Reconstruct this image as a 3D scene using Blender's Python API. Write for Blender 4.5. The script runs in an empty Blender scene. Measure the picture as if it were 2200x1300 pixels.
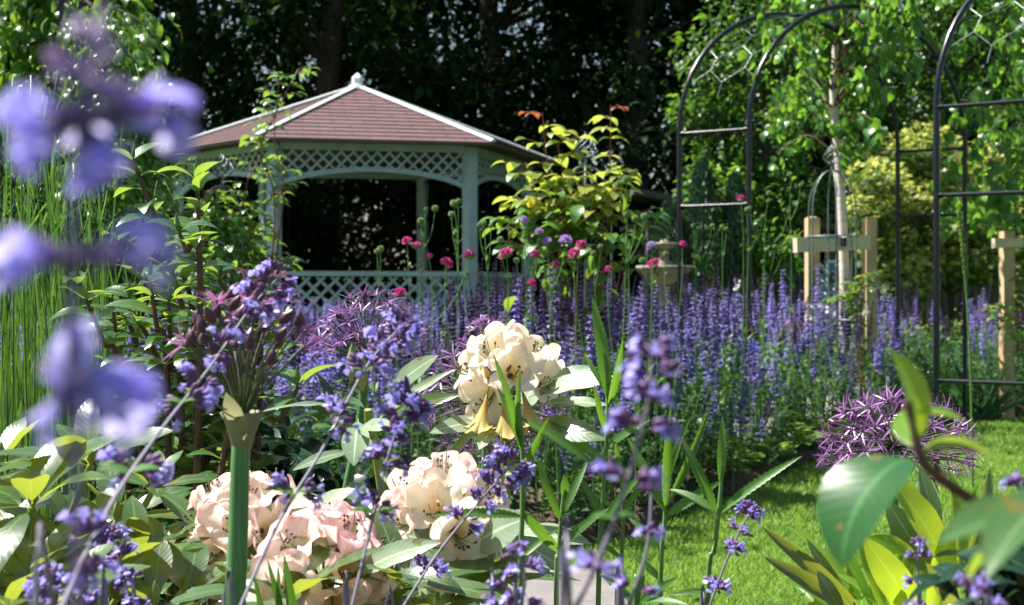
import bpy, math
import numpy as np
from mathutils import Vector, Matrix
C = bpy.context.scene
COL = C.collection
PI = math.pi
rng = np.random.default_rng(11)
def U(a, b, n=None): return rng.uniform(a, b, n)

# ------------------------------------------------------------------ camera, world, sun, exposure
F, H, HY = 2850.0, 0.95, 620.0          # focal length in photo pixels, eye height, horizon row
cam = bpy.data.objects.new('camera', bpy.data.cameras.new('camera')); COL.objects.link(cam)
cam.location = (0, 0, H); cam.rotation_euler = (PI / 2, 0, 0)
cam.data.sensor_width = 36; cam.data.lens = F / 2200 * 36
cam.data.shift_y = -30 / 2200
cam.data.clip_start = 0.02; cam.data.clip_end = 800
cam.data.dof.use_dof = True; cam.data.dof.focus_distance = 1.95; cam.data.dof.aperture_fstop = 10.0
C.camera = cam
SUN_EL, SUN_AZ = math.radians(58), math.radians(-72)    # azimuth from +Y (away from camera), negative = to the left
w = bpy.data.worlds.new('World'); C.world = w; w.use_nodes = True
nt = w.node_tree; bg = nt.nodes['Background']
sky = nt.nodes.new('ShaderNodeTexSky'); sky.sky_type = 'NISHITA'; sky.sun_disc = False
sky.sun_elevation = SUN_EL; sky.sun_rotation = SUN_AZ; sky.air_density = 1.2; sky.dust_density = 1.8
nt.links.new(sky.outputs[0], bg.inputs[0]); bg.inputs[1].default_value = 0.05
sd = bpy.data.lights.new('sun', 'SUN'); sd.energy = 5.0; sd.angle = math.radians(0.5); sd.color = (1, .96, .88)
so = bpy.data.objects.new('sun', sd); COL.objects.link(so)
sv = Vector((math.sin(SUN_AZ) * math.cos(SUN_EL), math.cos(SUN_AZ) * math.cos(SUN_EL), math.sin(SUN_EL)))
so.rotation_euler = sv.to_track_quat('Z', 'Y').to_euler(); so.location = (0, 0, 30)
C.view_settings.view_transform = 'Standard'; C.view_settings.look = 'None'
C.view_settings.exposure = 1.5; C.view_settings.gamma = 1
C.cycles.max_bounces = 6; C.cycles.diffuse_bounces = 2; C.cycles.transmission_bounces = 4
C.cycles.transparent_max_bounces = 6; C.cycles.sample_clamp_indirect = 4

# ------------------------------------------------------------------ helpers
def P(px, py, z):
    "world point seen at photo pixel (px,py) at distance z metres"
    return np.array([(px - 1100) * z / F, z, H + (HY - py) * z / F])
def nrm(a):
    a = np.asarray(a, float); return a / np.maximum(np.linalg.norm(a, axis=-1, keepdims=True), 1e-9)
def frames(D, Up, sc=1.0):
    X = nrm(np.atleast_2d(D)); Upv = np.broadcast_to(np.atleast_2d(Up), X.shape)
    Y = np.cross(Upv, X); bad = np.linalg.norm(Y, axis=1) < 1e-4
    Y[bad] = np.cross([1.0, .2, .1], X[bad]); Y = nrm(Y); Z = np.cross(X, Y)
    A = np.stack([X, Y, Z], axis=2)
    sc = np.asarray(sc, float)
    if sc.ndim == 0: return A * sc
    if sc.ndim == 1: return A * sc[:, None, None]
    return A * sc[:, None, :]

class MB:
    def __init__(s): s.V = []; s.L = []; s.S = []; s.M = []; s.T = []; s.n = 0
    def add(s, V, Fc, mi=0, UV=None, smooth=True):
        V = np.asarray(V, float).reshape(-1, 3); Fc = np.asarray(Fc, int)
        if len(V) == 0: return
        s.V.append(V); s.L.append((Fc + s.n).ravel()); s.S.append(np.full(len(Fc), Fc.shape[1]))
        s.M.append(np.full(len(Fc), mi)); s.n += len(V)
        s.T.append((UV if UV is not None else np.zeros((len(V), 2)), np.full(len(Fc), smooth)))
    def inst(s, T, A, L, mi=None, smooth=True):
        "T: list of (V,F,UV,mat) ; A (m,3,3) ; L (m,3)"
        A = np.asarray(A, float); L = np.atleast_2d(L); m = len(L)
        if m == 0: return
        for (V, Fc, UV, k) in T:
            VV = (np.einsum('mij,nj->mni', A, V) + L[:, None, :]).reshape(-1, 3)
            FF = (Fc[None] + (np.arange(m) * len(V))[:, None, None]).reshape(-1, Fc.shape[1])
            s.add(VV, FF, k if mi is None else mi, np.tile(UV, (m, 1)), smooth)
    def tube(s, pts, rad, n=6, mi=0, cap=True, smooth=True):
        pts = np.asarray(pts, float); k = len(pts)
        rad = np.broadcast_to(np.asarray(rad, float), (k,))
        d = np.gradient(pts, axis=0); d = nrm(d)
        ref = np.array([.13, .31, .94]) if abs(d[:, 2]).mean() < .8 else np.array([.9, .3, .1])
        a = nrm(np.cross(d, ref)); b = np.cross(d, a)
        th = np.arange(n) * 2 * PI / n
        V = pts[:, None] + rad[:, None, None] * (np.cos(th)[None, :, None] * a[:, None] + np.sin(th)[None, :, None] * b[:, None])
        i = np.arange(k - 1)[:, None]; j = np.arange(n)[None]
        Q = np.stack([i * n + j, i * n + (j + 1) % n, (i + 1) * n + (j + 1) % n, (i + 1) * n + j], -1).reshape(-1, 4)
        uv = np.stack([np.repeat(np.arange(k) / max(1, k - 1), n), np.tile(np.arange(n) / n, k)], 1)
        s.add(V.reshape(-1, 3), Q, mi, uv, smooth)
        if cap:
            s.add(V[0], np.arange(n)[None, ::-1], mi, None, False); s.add(V[-1], np.arange(n)[None], mi, None, False)
    def box(s, c, size, rz=0.0, mi=0, axes=None):
        x, y, z = np.asarray(size, float) / 2
        V = np.array([[a, b, d] for a in (-x, x) for b in (-y, y) for d in (-z, z)])
        if axes is not None: V = V @ np.asarray(axes, float)
        else:
            cs, sn = math.cos(rz), math.sin(rz); V = np.stack([V[:, 0] * cs - V[:, 1] * sn, V[:, 0] * sn + V[:, 1] * cs, V[:, 2]], 1)
        Q = [[0, 1, 3, 2], [4, 6, 7, 5], [0, 4, 5, 1], [2, 3, 7, 6], [0, 2, 6, 4], [1, 5, 7, 3]]
        s.add(V + np.asarray(c), Q, mi, None, False)
    def lathe(s, c, prof, n=24, mi=0, wob=None, smooth=True):
        pr = np.asarray(prof, float); th = np.arange(n) * 2 * PI / n; k = len(pr)
        R = pr[:, 0][:, None] * (np.ones(n)[None] if wob is None else 1 + wob[0] * np.cos(wob[1] * th)[None] * (pr[:, 0][:, None] > wob[2]))
        V = np.stack([R * np.cos(th), R * np.sin(th), np.repeat(pr[:, 1][:, None], n, 1)], -1).reshape(-1, 3) + np.asarray(c)
        i = np.arange(k - 1)[:, None]; j = np.arange(n)[None]
        Q = np.stack([i * n + j, i * n + (j + 1) % n, (i + 1) * n + (j + 1) % n, (i + 1) * n + j], -1).reshape(-1, 4)
        s.add(V, Q, mi, None, smooth)
    def mesh(s, name, mats):
        me = bpy.data.meshes.new(name); V = np.concatenate(s.V); L = np.concatenate(s.L); S = np.concatenate(s.S)
        me.vertices.add(len(V)); me.vertices.foreach_set('co', V.ravel())
        me.loops.add(len(L)); me.loops.foreach_set('vertex_index', L)
        me.polygons.add(len(S)); st = np.concatenate([[0], np.cumsum(S)[:-1]]); me.polygons.foreach_set('loop_start', st)
        for m in (mats if isinstance(mats, (list, tuple)) else [mats]): me.materials.append(m)
        me.polygons.foreach_set('material_index', np.concatenate(s.M).astype(np.int32))
        me.polygons.foreach_set('use_smooth', np.concatenate([t[1] for t in s.T]))
        uv = np.concatenate([t[0] for t in s.T]); ul = me.uv_layers.new(name='uv'); ul.data.foreach_set('uv', uv[L].ravel().astype(np.float32))
        me.update(calc_edges=True); return me
    def build(s, name, mats, parent=None):
        o = bpy.data.objects.new(name, s.mesh(name, mats)); COL.objects.link(o)
        if parent is not None: attach(o, parent)
        return o
def attach(o, parent):
    o.parent = parent
    if parent.parent is None: o.matrix_parent_inverse = Matrix.Translation(-Vector(parent.location))
def tag(o, label=None, cat=None, group=None, kind=None):
    if label: o['label'] = label
    if cat: o['category'] = cat
    if group: o['group'] = group
    if kind: o['kind'] = kind
    return o
def thing(name, label, cat, loc=(0, 0, 0), group=None):
    o = bpy.data.objects.new(name, None); COL.objects.link(o); o.location = [float(v) for v in loc]; o.empty_display_size = .1
    return tag(o, label, cat, group)
def objof(name, me, parent, loc=(0, 0, 0), rot=(0, 0, 0), sc=1.0, world=False):
    o = bpy.data.objects.new(name, me); COL.objects.link(o); o.location = [float(v) for v in loc]; o.rotation_euler = rot
    o.scale = (sc, sc, sc) if np.ndim(sc) == 0 else sc
    o.parent = parent
    if world and parent.parent is None: o.matrix_parent_inverse = Matrix.Translation(-Vector(parent.location))
    return o
def grid(nu, nv):
    i = np.arange(nu - 1)[:, None]; j = np.arange(nv - 1)[None]
    return np.stack([i * nv + j, (i + 1) * nv + j, (i + 1) * nv + j + 1, i * nv + j + 1], -1).reshape(-1, 4)
def leafT(w=.4, ns=6, fold=.2, bend=.8, a0=.25, peak=.42, serr=0.0, pw=.8, wave=0.0, twist=0.0, mi=0, stalk=0.0):
    "leaf along +X, length 1, normal +Z. with width w"
    t = np.linspace(0, 1, ns + 1); ang = a0 - bend * t
    x = np.concatenate([[0], np.cumsum(np.cos(ang[:-1])) / ns]); z = np.concatenate([[0], np.cumsum(np.sin(ang[:-1])) / ns])
    tt = np.clip((t - stalk) / (1 - stalk), 0, 1)
    wt = w / 2 * np.maximum(np.sin(PI * tt ** (math.log(.5) / math.log(peak))), 0) ** pw
    wt = np.maximum(wt, w * .02)
    if serr: wt = wt * (1 + serr * (np.arange(ns + 1) % 2))
    wv = wave * np.sin(t * 19)
    c = np.cos(twist * t); s_ = np.sin(twist * t)
    Lp = np.stack([x, wt * c, z + fold * wt + wt * s_ + wv * wt], 1); Mi = np.stack([x, 0 * t, z], 1); Rp = np.stack([x, -wt * c, z + fold * wt - wt * s_ - wv * wt], 1)
    V = np.stack([Lp, Mi, Rp], 1).reshape(-1, 3)
    UV = np.stack([np.repeat(t, 3), np.tile([0, .5, 1.0], ns + 1)], 1)
    return [(V, grid(ns + 1, 3)[:, ::-1], UV, mi)]
def retm(T, mi): return [(V, Fc, UV, mi) for (V, Fc, UV, _) in T]
def pod(l=1., r=.3, mi=0, n=4, prof=((0, .25), (.3, 1), (.7, .8), (1, .12))):
    m = MB(); m.tube([[a * l, 0, 0] for a, _ in prof], [b * r for _, b in prof], n, mi, cap=False)
    return [(m.V[0], np.arange(len(m.L[0])).reshape(-1, 4) * 0 + m.L[0].reshape(-1, 4), m.T[0][0], mi)]
def smoothpath(pts, n):
    pts = np.asarray(pts, float)
    if len(pts) == 2: return pts[0] + np.linspace(0, 1, n)[:, None] * (pts[1] - pts[0])
    k = len(pts); t = np.linspace(0, k - 1, n); out = []
    for u in t:
        i = min(int(u), k - 2); f = u - i
        p0 = pts[max(i - 1, 0)]; p1 = pts[i]; p2 = pts[i + 1]; p3 = pts[min(i + 2, k - 1)]
        out.append(.5 * ((2 * p1) + (-p0 + p2) * f + (2 * p0 - 5 * p1 + 4 * p2 - p3) * f * f + (-p0 + 3 * p1 - 3 * p2 + p3) * f ** 3))
    return np.array(out)
def rdir(n, zb=0.0):
    d = rng.normal(size=(n, 3)); d[:, 2] += zb; return nrm(d)

# ------------------------------------------------------------------ materials
def mat(name):
    m = bpy.data.materials.new(name); m.use_nodes = True; n = m.node_tree; b = n.nodes['Principled BSDF']; return m, n, b
def rgb(c): return (c[0], c[1], c[2], 1)
def ramp(n, stops, fac):
    r = n.nodes.new('ShaderNodeValToRGB'); e = r.color_ramp.elements
    while len(e) < len(stops): e.new(.5)
    for q, (p, c) in zip(e, stops): q.position = p; q.color = rgb(c)
    n.links.new(fac, r.inputs[0]); return r.outputs[0]
def noise(n, sc, det=4, rough=.6, vec=None, dist=0):
    t = n.nodes.new('ShaderNodeTexNoise'); t.inputs['Scale'].default_value = sc; t.inputs['Detail'].default_value = det
    t.inputs['Roughness'].default_value = rough; t.inputs['Distortion'].default_value = dist
    if vec is None:
        tc = n.nodes.new('ShaderNodeTexCoord'); vec = tc.outputs['Object']
    n.links.new(vec, t.inputs['Vector']); return t.outputs['Fac']
def mixc(n, fac, a, b, mode='MIX'):
    m = n.nodes.new('ShaderNodeMix'); m.data_type = 'RGBA'; m.blend_type = mode
    for sock, v in ((m.inputs[0], fac), (m.inputs[6], a), (m.inputs[7], b)):
        if isinstance(v, (int, float)): sock.default_value = v
        elif isinstance(v, tuple): sock.default_value = rgb(v)
        else: n.links.new(v, sock)
    return m.outputs[2]
def mth(n, op, a, b=None):
    m = n.nodes.new('ShaderNodeMath'); m.operation = op
    for i, v in enumerate((a, b)):
        if v is None: continue
        if isinstance(v, (int, float)): m.inputs[i].default_value = v
        else: n.links.new(v, m.inputs[i])
    return m.outputs[0]
def bump(n, b, h, strength=.3, dist=.01):
    k = n.nodes.new('ShaderNodeBump'); k.inputs['Strength'].default_value = strength; k.inputs['Distance'].default_value = dist
    n.links.new(h, k.inputs['Height']); n.links.new(k.outputs[0], b.inputs['Normal'])
def leafmat(name, c1, c2, tr, rough=.4, fac=.35, c3=None, spec=.5, vein=False, under=None):
    m, n, b = mat(name); g = n.nodes.new('ShaderNodeNewGeometry')
    st = [(0, c1), (1, c2)] if c3 is None else [(0, c1), (.6, c2), (1, c3)]
    col = ramp(n, st, g.outputs['Random Per Island'])
    if vein:
        tc = n.nodes.new('ShaderNodeUVMap'); sp = n.nodes.new('ShaderNodeSeparateXYZ'); n.links.new(tc.outputs[0], sp.inputs[0])
        dv = mth(n, 'ABSOLUTE', mth(n, 'SUBTRACT', sp.outputs[1], .5))
        mid = mth(n, 'LESS_THAN', dv, .035)
        sv_ = mth(n, 'SINE', mth(n, 'SUBTRACT', mth(n, 'MULTIPLY', sp.outputs[0], 75), mth(n, 'MULTIPLY', dv, 30)))
        col = mixc(n, mth(n, 'MULTIPLY', mid, .55), col, tuple(min(1, q * 2.2 + .03) for q in c2))
        k = n.nodes.new('ShaderNodeBump'); k.inputs['Strength'].default_value = .10; k.inputs['Distance'].default_value = .0004
        n.links.new(sv_, k.inputs['Height']); n.links.new(k.outputs[0], b.inputs['Normal'])
        nz = noise(n, 60, 3); col = mixc(n, mth(n, 'MULTIPLY', nz, .35), col, tuple(q * .5 for q in c1))
    if vein:
        ns = noise(n, 38, 2, .5); col = mixc(n, mth(n, 'MULTIPLY', mth(n, 'GREATER_THAN', ns, .69), .7), col, (.16, .11, .03))
    if under is not None: col = mixc(n, g.outputs['Backfacing'], col, under)
    n.links.new(col, b.inputs['Base Color']); b.inputs['Roughness'].default_value = rough; b.inputs['Specular IOR Level'].default_value = spec
    t = n.nodes.new('ShaderNodeBsdfTranslucent'); tcol = mixc(n, .35, tr, col); n.links.new(tcol, t.inputs[0])
    mx = n.nodes.new('ShaderNodeMixShader'); mx.inputs[0].default_value = fac
    n.links.new(b.outputs[0], mx.inputs[1]); n.links.new(t.outputs[0], mx.inputs[2]); n.links.new(mx.outputs[0], n.nodes['Material Output'].inputs[0])
    return m
def solid(name, c1, c2=None, sc=20, rough=.6, bmp=0, spec=.5, metal=0.0, stretch=None, bd=.01):
    m, n, b = mat(name); c2 = c2 or c1
    vec = None
    if stretch:
        tc = n.nodes.new('ShaderNodeTexCoord'); mp = n.nodes.new('ShaderNodeMapping'); mp.inputs['Scale'].default_value = stretch
        n.links.new(tc.outputs['Object'], mp.inputs[0]); vec = mp.outputs[0]
    nz = noise(n, sc, 5, .65, vec)
    n.links.new(ramp(n, [(.3, c1), (.7, c2)], nz), b.inputs['Base Color'])
    b.inputs['Roughness'].default_value = rough; b.inputs['Specular IOR Level'].default_value = spec; b.inputs['Metallic'].default_value = metal
    if bmp: bump(n, b, nz, bmp, bd)
    return m
M = {}
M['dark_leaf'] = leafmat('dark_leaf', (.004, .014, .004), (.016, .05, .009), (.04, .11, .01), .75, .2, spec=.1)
M['hedge_leaf'] = leafmat('hedge_leaf', (.003, .010, .003), (.008, .024, .005), (.01, .03, .004), .8, .1, spec=.08)  # darker copy of the tree leaf, deep shade put into its colour
M['mid_leaf'] = leafmat('mid_leaf', (.02, .06, .012), (.05, .12, .02), (.16, .36, .03), .45, .35)
M['bright_leaf'] = leafmat('bright_leaf', (.03, .10, .015), (.07, .18, .025), (.34, .58, .04), .33, .42)
M['birch_leaf'] = leafmat('birch_leaf', (.03, .11, .02), (.07, .19, .03), (.32, .64, .05), .33, .4, spec=.6)
M['maple_leaf'] = leafmat('maple_leaf', (.12, .2, .03), (.38, .44, .10), (.75, .8, .15), .5, .45, c3=(.62, .56, .2))
M['conifer'] = leafmat('conifer', (.012, .04, .02), (.03, .08, .035), (.03, .09, .02), .5, .15)
M['blue_conifer'] = leafmat('blue_conifer', (.05, .12, .13), (.10, .2, .2), (.08, .18, .15), .5, .15)
M['rose_leaf'] = leafmat('rose_leaf', (.045, .14, .03), (.10, .22, .045), (.40, .60, .05), .33, .38)
M['rose_gold'] = leafmat('rose_gold', (.10, .2, .03), (.22, .30, .05), (.60, .70, .08), .38, .5, c3=(.40, .36, .06))
M['rose_red'] = leafmat('rose_red', (.2, .05, .02), (.35, .12, .04), (.65, .16, .05), .4, .4)
M['glossy_leaf'] = leafmat('glossy_leaf', (.035, .10, .03), (.075, .17, .05), (.45, .62, .05), .26, .38, spec=.8, vein=True)
M['camellia_dark'] = leafmat('camellia_dark', (.008, .03, .012), (.015, .05, .02), (.06, .14, .02), .25, .12, spec=.5, vein=True)  # base lowered so deep shadow sits in the leaf colour
M['rhodo_leaf'] = leafmat('rhodo_leaf', (.03, .08, .03), (.07, .145, .05), (.62, .70, .05), .27, .33, spec=.9, vein=True)
M['rhodo_pale'] = leafmat('rhodo_pale', (.20, .29, .18), (.34, .42, .29), (.40, .50, .1), .33, .28, spec=.6, vein=True)  # whitened base, sky and sun sheen painted into the leaf colour
M['rhodo_lime'] = leafmat('rhodo_lime', (.09, .22, .03), (.16, .32, .04), (.78, .95, .04), .35, .55, vein=True)
M['copper_leaf'] = leafmat('copper_leaf', (.06, .02, .012), (.09, .03, .015), (.2, .06, .02), .3, .25)
M['grass_blade'] = leafmat('grass_blade', (.02, .08, .012), (.06, .17, .025), (.2, .42, .03), .4, .35, c3=(.14, .2, .06))
M['lawn_blade'] = leafmat('lawn_blade', (.13, .27, .03), (.21, .37, .05), (.4, .6, .06), .5, .4, c3=(.34, .42, .12))
M['serrated'] = leafmat('serrated', (.04, .13, .02), (.08, .2, .03), (.28, .55, .04), .45, .38, vein=True)
M['border_leaf'] = leafmat('border_leaf', (.04, .12, .02), (.11, .24, .05), (.30, .52, .06), .5, .35)
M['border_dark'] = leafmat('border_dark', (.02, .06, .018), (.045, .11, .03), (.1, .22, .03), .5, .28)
M['lime_cover'] = leafmat('lime_cover', (.08, .17, .04), (.20, .32, .06), (.4, .6, .08), .45, .4)
M['iris_leaf'] = leafmat('iris_leaf', (.03, .11, .06), (.06, .16, .08), (.12, .3, .08), .4, .25)
M['salvia'] = leafmat('salvia', (.016, .003, .03), (.045, .009, .085), (.11, .018, .15), .5, .22, c3=(.09, .022, .22))
M['catmint'] = leafmat('catmint', (.20, .17, .64), (.32, .29, .86), (.38, .35, .95), .5, .42, c3=(.50, .48, .90))
M['calyx'] = leafmat('calyx', (.12, .05, .17), (.20, .10, .28), (.25, .1, .35), .55, .2)
M['corolla'] = leafmat('corolla', (.27, .23, .68), (.38, .34, .80), (.46, .40, .9), .5, .42, c3=(.52, .47, .86))
M['corolla_near'] = leafmat('corolla_near', (.32, .29, .84), (.48, .45, .94), (.62, .56, 1.0), .5, .55, c3=(.70, .67, .98))  # brighter corolla copy, near-white sunlit highlights put into the petal colour
M['mauve_dark'] = leafmat('mauve_dark', (.16, .11, .26), (.28, .2, .42), (.4, .28, .55), .5, .4)
M['mauve'] = leafmat('mauve', (.34, .24, .5), (.5, .36, .62), (.55, .4, .7), .5, .45)
M['dark_gloss'] = leafmat('dark_gloss', (.015, .07, .015), (.025, .10, .022), (.14, .34, .03), .3, .2, spec=.45, vein=True)
M['magenta'] = leafmat('magenta', (.45, .02, .16), (.65, .05, .30), (.8, .08, .35), .5, .35, c3=(.75, .12, .4))
M['lilac'] = leafmat('lilac', (.4, .25, .6), (.6, .42, .8), (.6, .4, .8), .5, .35)
M['star'] = leafmat('star', (.10, .03, .14), (.20, .075, .26), (.28, .10, .34), .28, .25, c3=(.34, .17, .40))
M['star_pink'] = leafmat('star_pink', (.18, .05, .18), (.32, .10, .30), (.45, .16, .4), .4, .3)
M['blue_iris'] = leafmat('blue_iris', (.05, .04, .6), (.1, .1, .8), (.1, .1, .9), .5, .35)
M['white_petal'] = leafmat('white_petal', (.7, .72, .65), (.85, .85, .8), (.8, .8, .7), .5, .3)
M['yellow_petal'] = leafmat('yellow_petal', (.55, .5, .05), (.7, .65, .1), (.7, .7, .1), .5, .3)
M['stem_green'] = solid('stem_green', (.07, .17, .04), (.11, .23, .05), 30, .5)
M['stem_allium'] = solid('stem_allium', (.05, .16, .045), (.12, .29, .10), 30, .45, .15, stretch=(9, 9, .5), bd=.001)
M['stem_grey'] = solid('stem_grey', (.16, .15, .2), (.22, .2, .26), 60, .6)
M['stem_brown'] = solid('stem_brown', (.05, .025, .015), (.12, .06, .03), 40, .6, bmp=.3)
M['stem_red'] = solid('stem_red', (.14, .03, .02), (.2, .07, .03), 40, .5)
M['stem_olive'] = solid('stem_olive', (.14, .2, .03), (.22, .26, .05), 25, .5)
M['pedicel'] = solid('pedicel', (.05, .12, .02), (.10, .06, .06), 25, .5)
M['spathe'] = leafmat('spathe', (.22, .26, .12), (.32, .32, .18), (.5, .48, .25), .6, .35)
M['seed'] = solid('seed', (.05, .015, .04), (.10, .04, .07), 60, .4)
M['bark'] = solid('bark', (.02, .016, .012), (.07, .055, .04), 14, .9, .8, stretch=(3, 3, .6))
M['paint'] = solid('paint', (.30, .40, .45), (.44, .53, .58), 7, .6, .15)
M['ridge'] = solid('ridge', (.66, .72, .74), (.75, .8, .81), 3, .35)
M['deck'] = solid('deck', (.10, .08, .06), (.16, .13, .10), 6, .8)
M['arch_paint'] = solid('arch_paint', (.003, .005, .010), (.006, .009, .016), 30, .28, spec=.55)
M['wire'] = solid('wire', (.10, .13, .13), (.2, .24, .23), 50, .42, spec=.7, metal=.3)
M['mesh_wire'] = solid('mesh_wire', (.10, .12, .12), (.2, .22, .22), 50, .35, metal=.6)
M['soft_wood'] = solid('soft_wood', (.38, .27, .14), (.54, .41, .24), 9, .7, .25, stretch=(4, 4, .5))
M['beam_wood'] = solid('beam_wood', (.55, .45, .30), (.68, .58, .42), 9, .7, .25, stretch=(.5, 4, 4))
M['old_fence'] = solid('old_fence', (.05, .04, .03), (.1, .085, .065), 7, .85, .3, stretch=(4, 4, .5))
M['strap'] = solid('strap', (.012, .012, .012), None, 10, .6)
M['shed'] = solid('shed', (.03, .03, .028), (.05, .05, .045), 5, .8)
M['shed_roof'] = solid('shed_roof', (.06, .065, .06), (.1, .1, .09), 12, .85, .3)
M['stone'] = solid('stone', (.13, .115, .085), (.28, .25, .19), 16, .85, .5, bd=.01)
M['paving'] = solid('paving', (.11, .10, .095), (.19, .175, .165), 7, .85, .3)
M['soil'] = solid('soil', (.035, .022, .014), (.10, .065, .042), 26, .95, 1.0, bd=.02)
M['anther'] = solid('anther', (.06, .02, .01), (.1, .04, .02), 60, .6)
M['red_plastic'] = solid('red_plastic', (.6, .02, .04), (.7, .04, .06), 5, .35)

def patch(m, sc, dark):
    n = m.node_tree; b = n.nodes['Principled BSDF']; l = b.inputs['Base Color'].links[0]; src = l.from_socket; nz = noise(n, sc, 3, .6)
    f = ramp(n, [(.42, (0, 0, 0)), (.62, (1, 1, 1))], nz); n.links.new(mixc(n, mth(n, 'MULTIPLY', f, .6), src, dark), b.inputs['Base Color'])
def spent(m, thr, col):
    n = m.node_tree; b = n.nodes['Principled BSDF']; src = b.inputs['Base Color'].links[0].from_socket; oi = n.nodes.new('ShaderNodeObjectInfo'); n.links.new(mixc(n, mth(n, 'MULTIPLY', mth(n, 'GREATER_THAN', oi.outputs['Random'], thr), .75), src, col), b.inputs['Base Color'])
spent(M['catmint'], .86, (.22, .2, .26)); spent(M['salvia'], .9, (.09, .06, .05))
patch(M['lawn_blade'], 2.2, (.09, .2, .04)); patch(M['border_leaf'], .9, (.03, .10, .03))
def lawnmat():
    m, n, b = mat('lawn'); a = noise(n, 1.3, 4); c = noise(n, 60, 3, .7)
    c1 = ramp(n, [(.3, (.06, .14, .018)), (.7, (.11, .2, .03))], a)
    c2 = ramp(n, [(.35, (.3, .34, .3)), (.7, (1, 1, 1))], c)
    n.links.new(mixc(n, 1.0, c1, c2, 'MULTIPLY'), b.inputs['Base Color']); b.inputs['Roughness'].default_value = .8; b.inputs['Specular IOR Level'].default_value = .2
    bump(n, b, c, .6, .02); return m
M['lawn'] = lawnmat()
def birchbark():
    m, n, b = mat('birch_bark'); tc = n.nodes.new('ShaderNodeTexCoord'); mp = n.nodes.new('ShaderNodeMapping'); mp.inputs['Scale'].default_value = (6, 6, 30)
    n.links.new(tc.outputs['Object'], mp.inputs[0]); a = noise(n, 1.2, 5, .7, mp.outputs[0]); c = noise(n, 3, 3)
    col = ramp(n, [(.3, (.12, .10, .08)), (.42, (.5, .47, .42)), (.6, (.68, .66, .6))], a)
    col = mixc(n, mth(n, 'MULTIPLY', c, .4), col, (.5, .38, .26)); n.links.new(col, b.inputs['Base Color']); b.inputs['Roughness'].default_value = .7
    bump(n, b, a, .4, .005); return m
M['birch_bark'] = birchbark()
def shingle():
    m, n, b = mat('shingle'); uv = n.nodes.new('ShaderNodeUVMap'); br = n.nodes.new('ShaderNodeTexBrick')
    n.links.new(uv.outputs[0], br.inputs['Vector']); br.inputs['Scale'].default_value = 1.0; br.inputs['Brick Width'].default_value = .33; br.inputs['Row Height'].default_value = 1.0
    br.inputs['Mortar Size'].default_value = .014; br.inputs['Color1'].default_value = rgb((.062, .028, .032)); br.inputs['Color2'].default_value = rgb((.108, .048, .052)); br.inputs['Mortar'].default_value = rgb((.02, .012, .012))
    nz = noise(n, 90, 4, .8); nb = noise(n, 1.5, 3)
    col = mixc(n, mth(n, 'MULTIPLY', nz, .5), br.outputs[0], (.16, .085, .088)); col = mixc(n, mth(n, 'MULTIPLY', nb, .35), col, (.06, .035, .035))
    n.links.new(col, b.inputs['Base Color']); b.inputs['Roughness'].default_value = .85; bump(n, b, nz, .5, .004); return m
M['shingle'] = shingle()
def petalmat(name, base, rim, throat, speck, amt=1.0):
    m, n, b = mat(name); uv = n.nodes.new('ShaderNodeUVMap'); sp = n.nodes.new('ShaderNodeSeparateXYZ'); n.links.new(uv.outputs[0], sp.inputs[0])
    u, v = sp.outputs[0], sp.outputs[1]
    col = ramp(n, [(.12, throat), (.42, base), (.75, base), (1, rim)], v)
    nz = noise(n, 35, 3); col = mixc(n, mth(n, 'MULTIPLY', mth(n, 'MAXIMUM', mth(n, 'SUBTRACT', nz, .42), 0.0), 1.6), col, rim)
    tc = n.nodes.new('ShaderNodeTexCoord'); vo = n.nodes.new('ShaderNodeTexVoronoi'); vo.inputs['Scale'].default_value = 560; n.links.new(tc.outputs['Object'], vo.inputs['Vector'])
    du = mth(n, 'ABSOLUTE', mth(n, 'SUBTRACT', u, .25))
    mask = mth(n, 'MULTIPLY', mth(n, 'LESS_THAN', du, .15), mth(n, 'MULTIPLY', mth(n, 'GREATER_THAN', v, .3), mth(n, 'LESS_THAN', v, .9)))
    rad = mth(n, 'SUBTRACT', .46, mth(n, 'MULTIPLY', du, 1.8))
    dots = mth(n, 'MULTIPLY', mth(n, 'LESS_THAN', vo.outputs['Distance'], rad), mask)
    col = mixc(n, mth(n, 'MULTIPLY', dots, .6 * amt), col, speck)
    n.links.new(col, b.inputs['Base Color']); b.inputs['Roughness'].default_value = .5; b.inputs['Specular IOR Level'].default_value = .3
    t = n.nodes.new('ShaderNodeBsdfTranslucent'); n.links.new(col, t.inputs[0]); mx = n.nodes.new('ShaderNodeMixShader'); mx.inputs[0].default_value = .45
    n.links.new(b.outputs[0], mx.inputs[1]); n.links.new(t.outputs[0], mx.inputs[2]); n.links.new(mx.outputs[0], n.nodes['Material Output'].inputs[0]); return m
M['peach'] = petalmat('peach', (.93, .86, .77), (.90, .60, .56), (.82, .62, .25), (.62, .08, .10))
M['pink'] = petalmat('pink', (.93, .82, .78), (.88, .42, .46), (.82, .6, .22), (.65, .06, .12))
M['cream'] = petalmat('cream', (.90, .85, .68), (.90, .74, .64), (.82, .62, .25), (.62, .18, .10), .6)
M['faded'] = petalmat('faded', (.62, .50, .18), (.6, .42, .14), (.6, .4, .1), (.4, .2, .05), .5)

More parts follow.
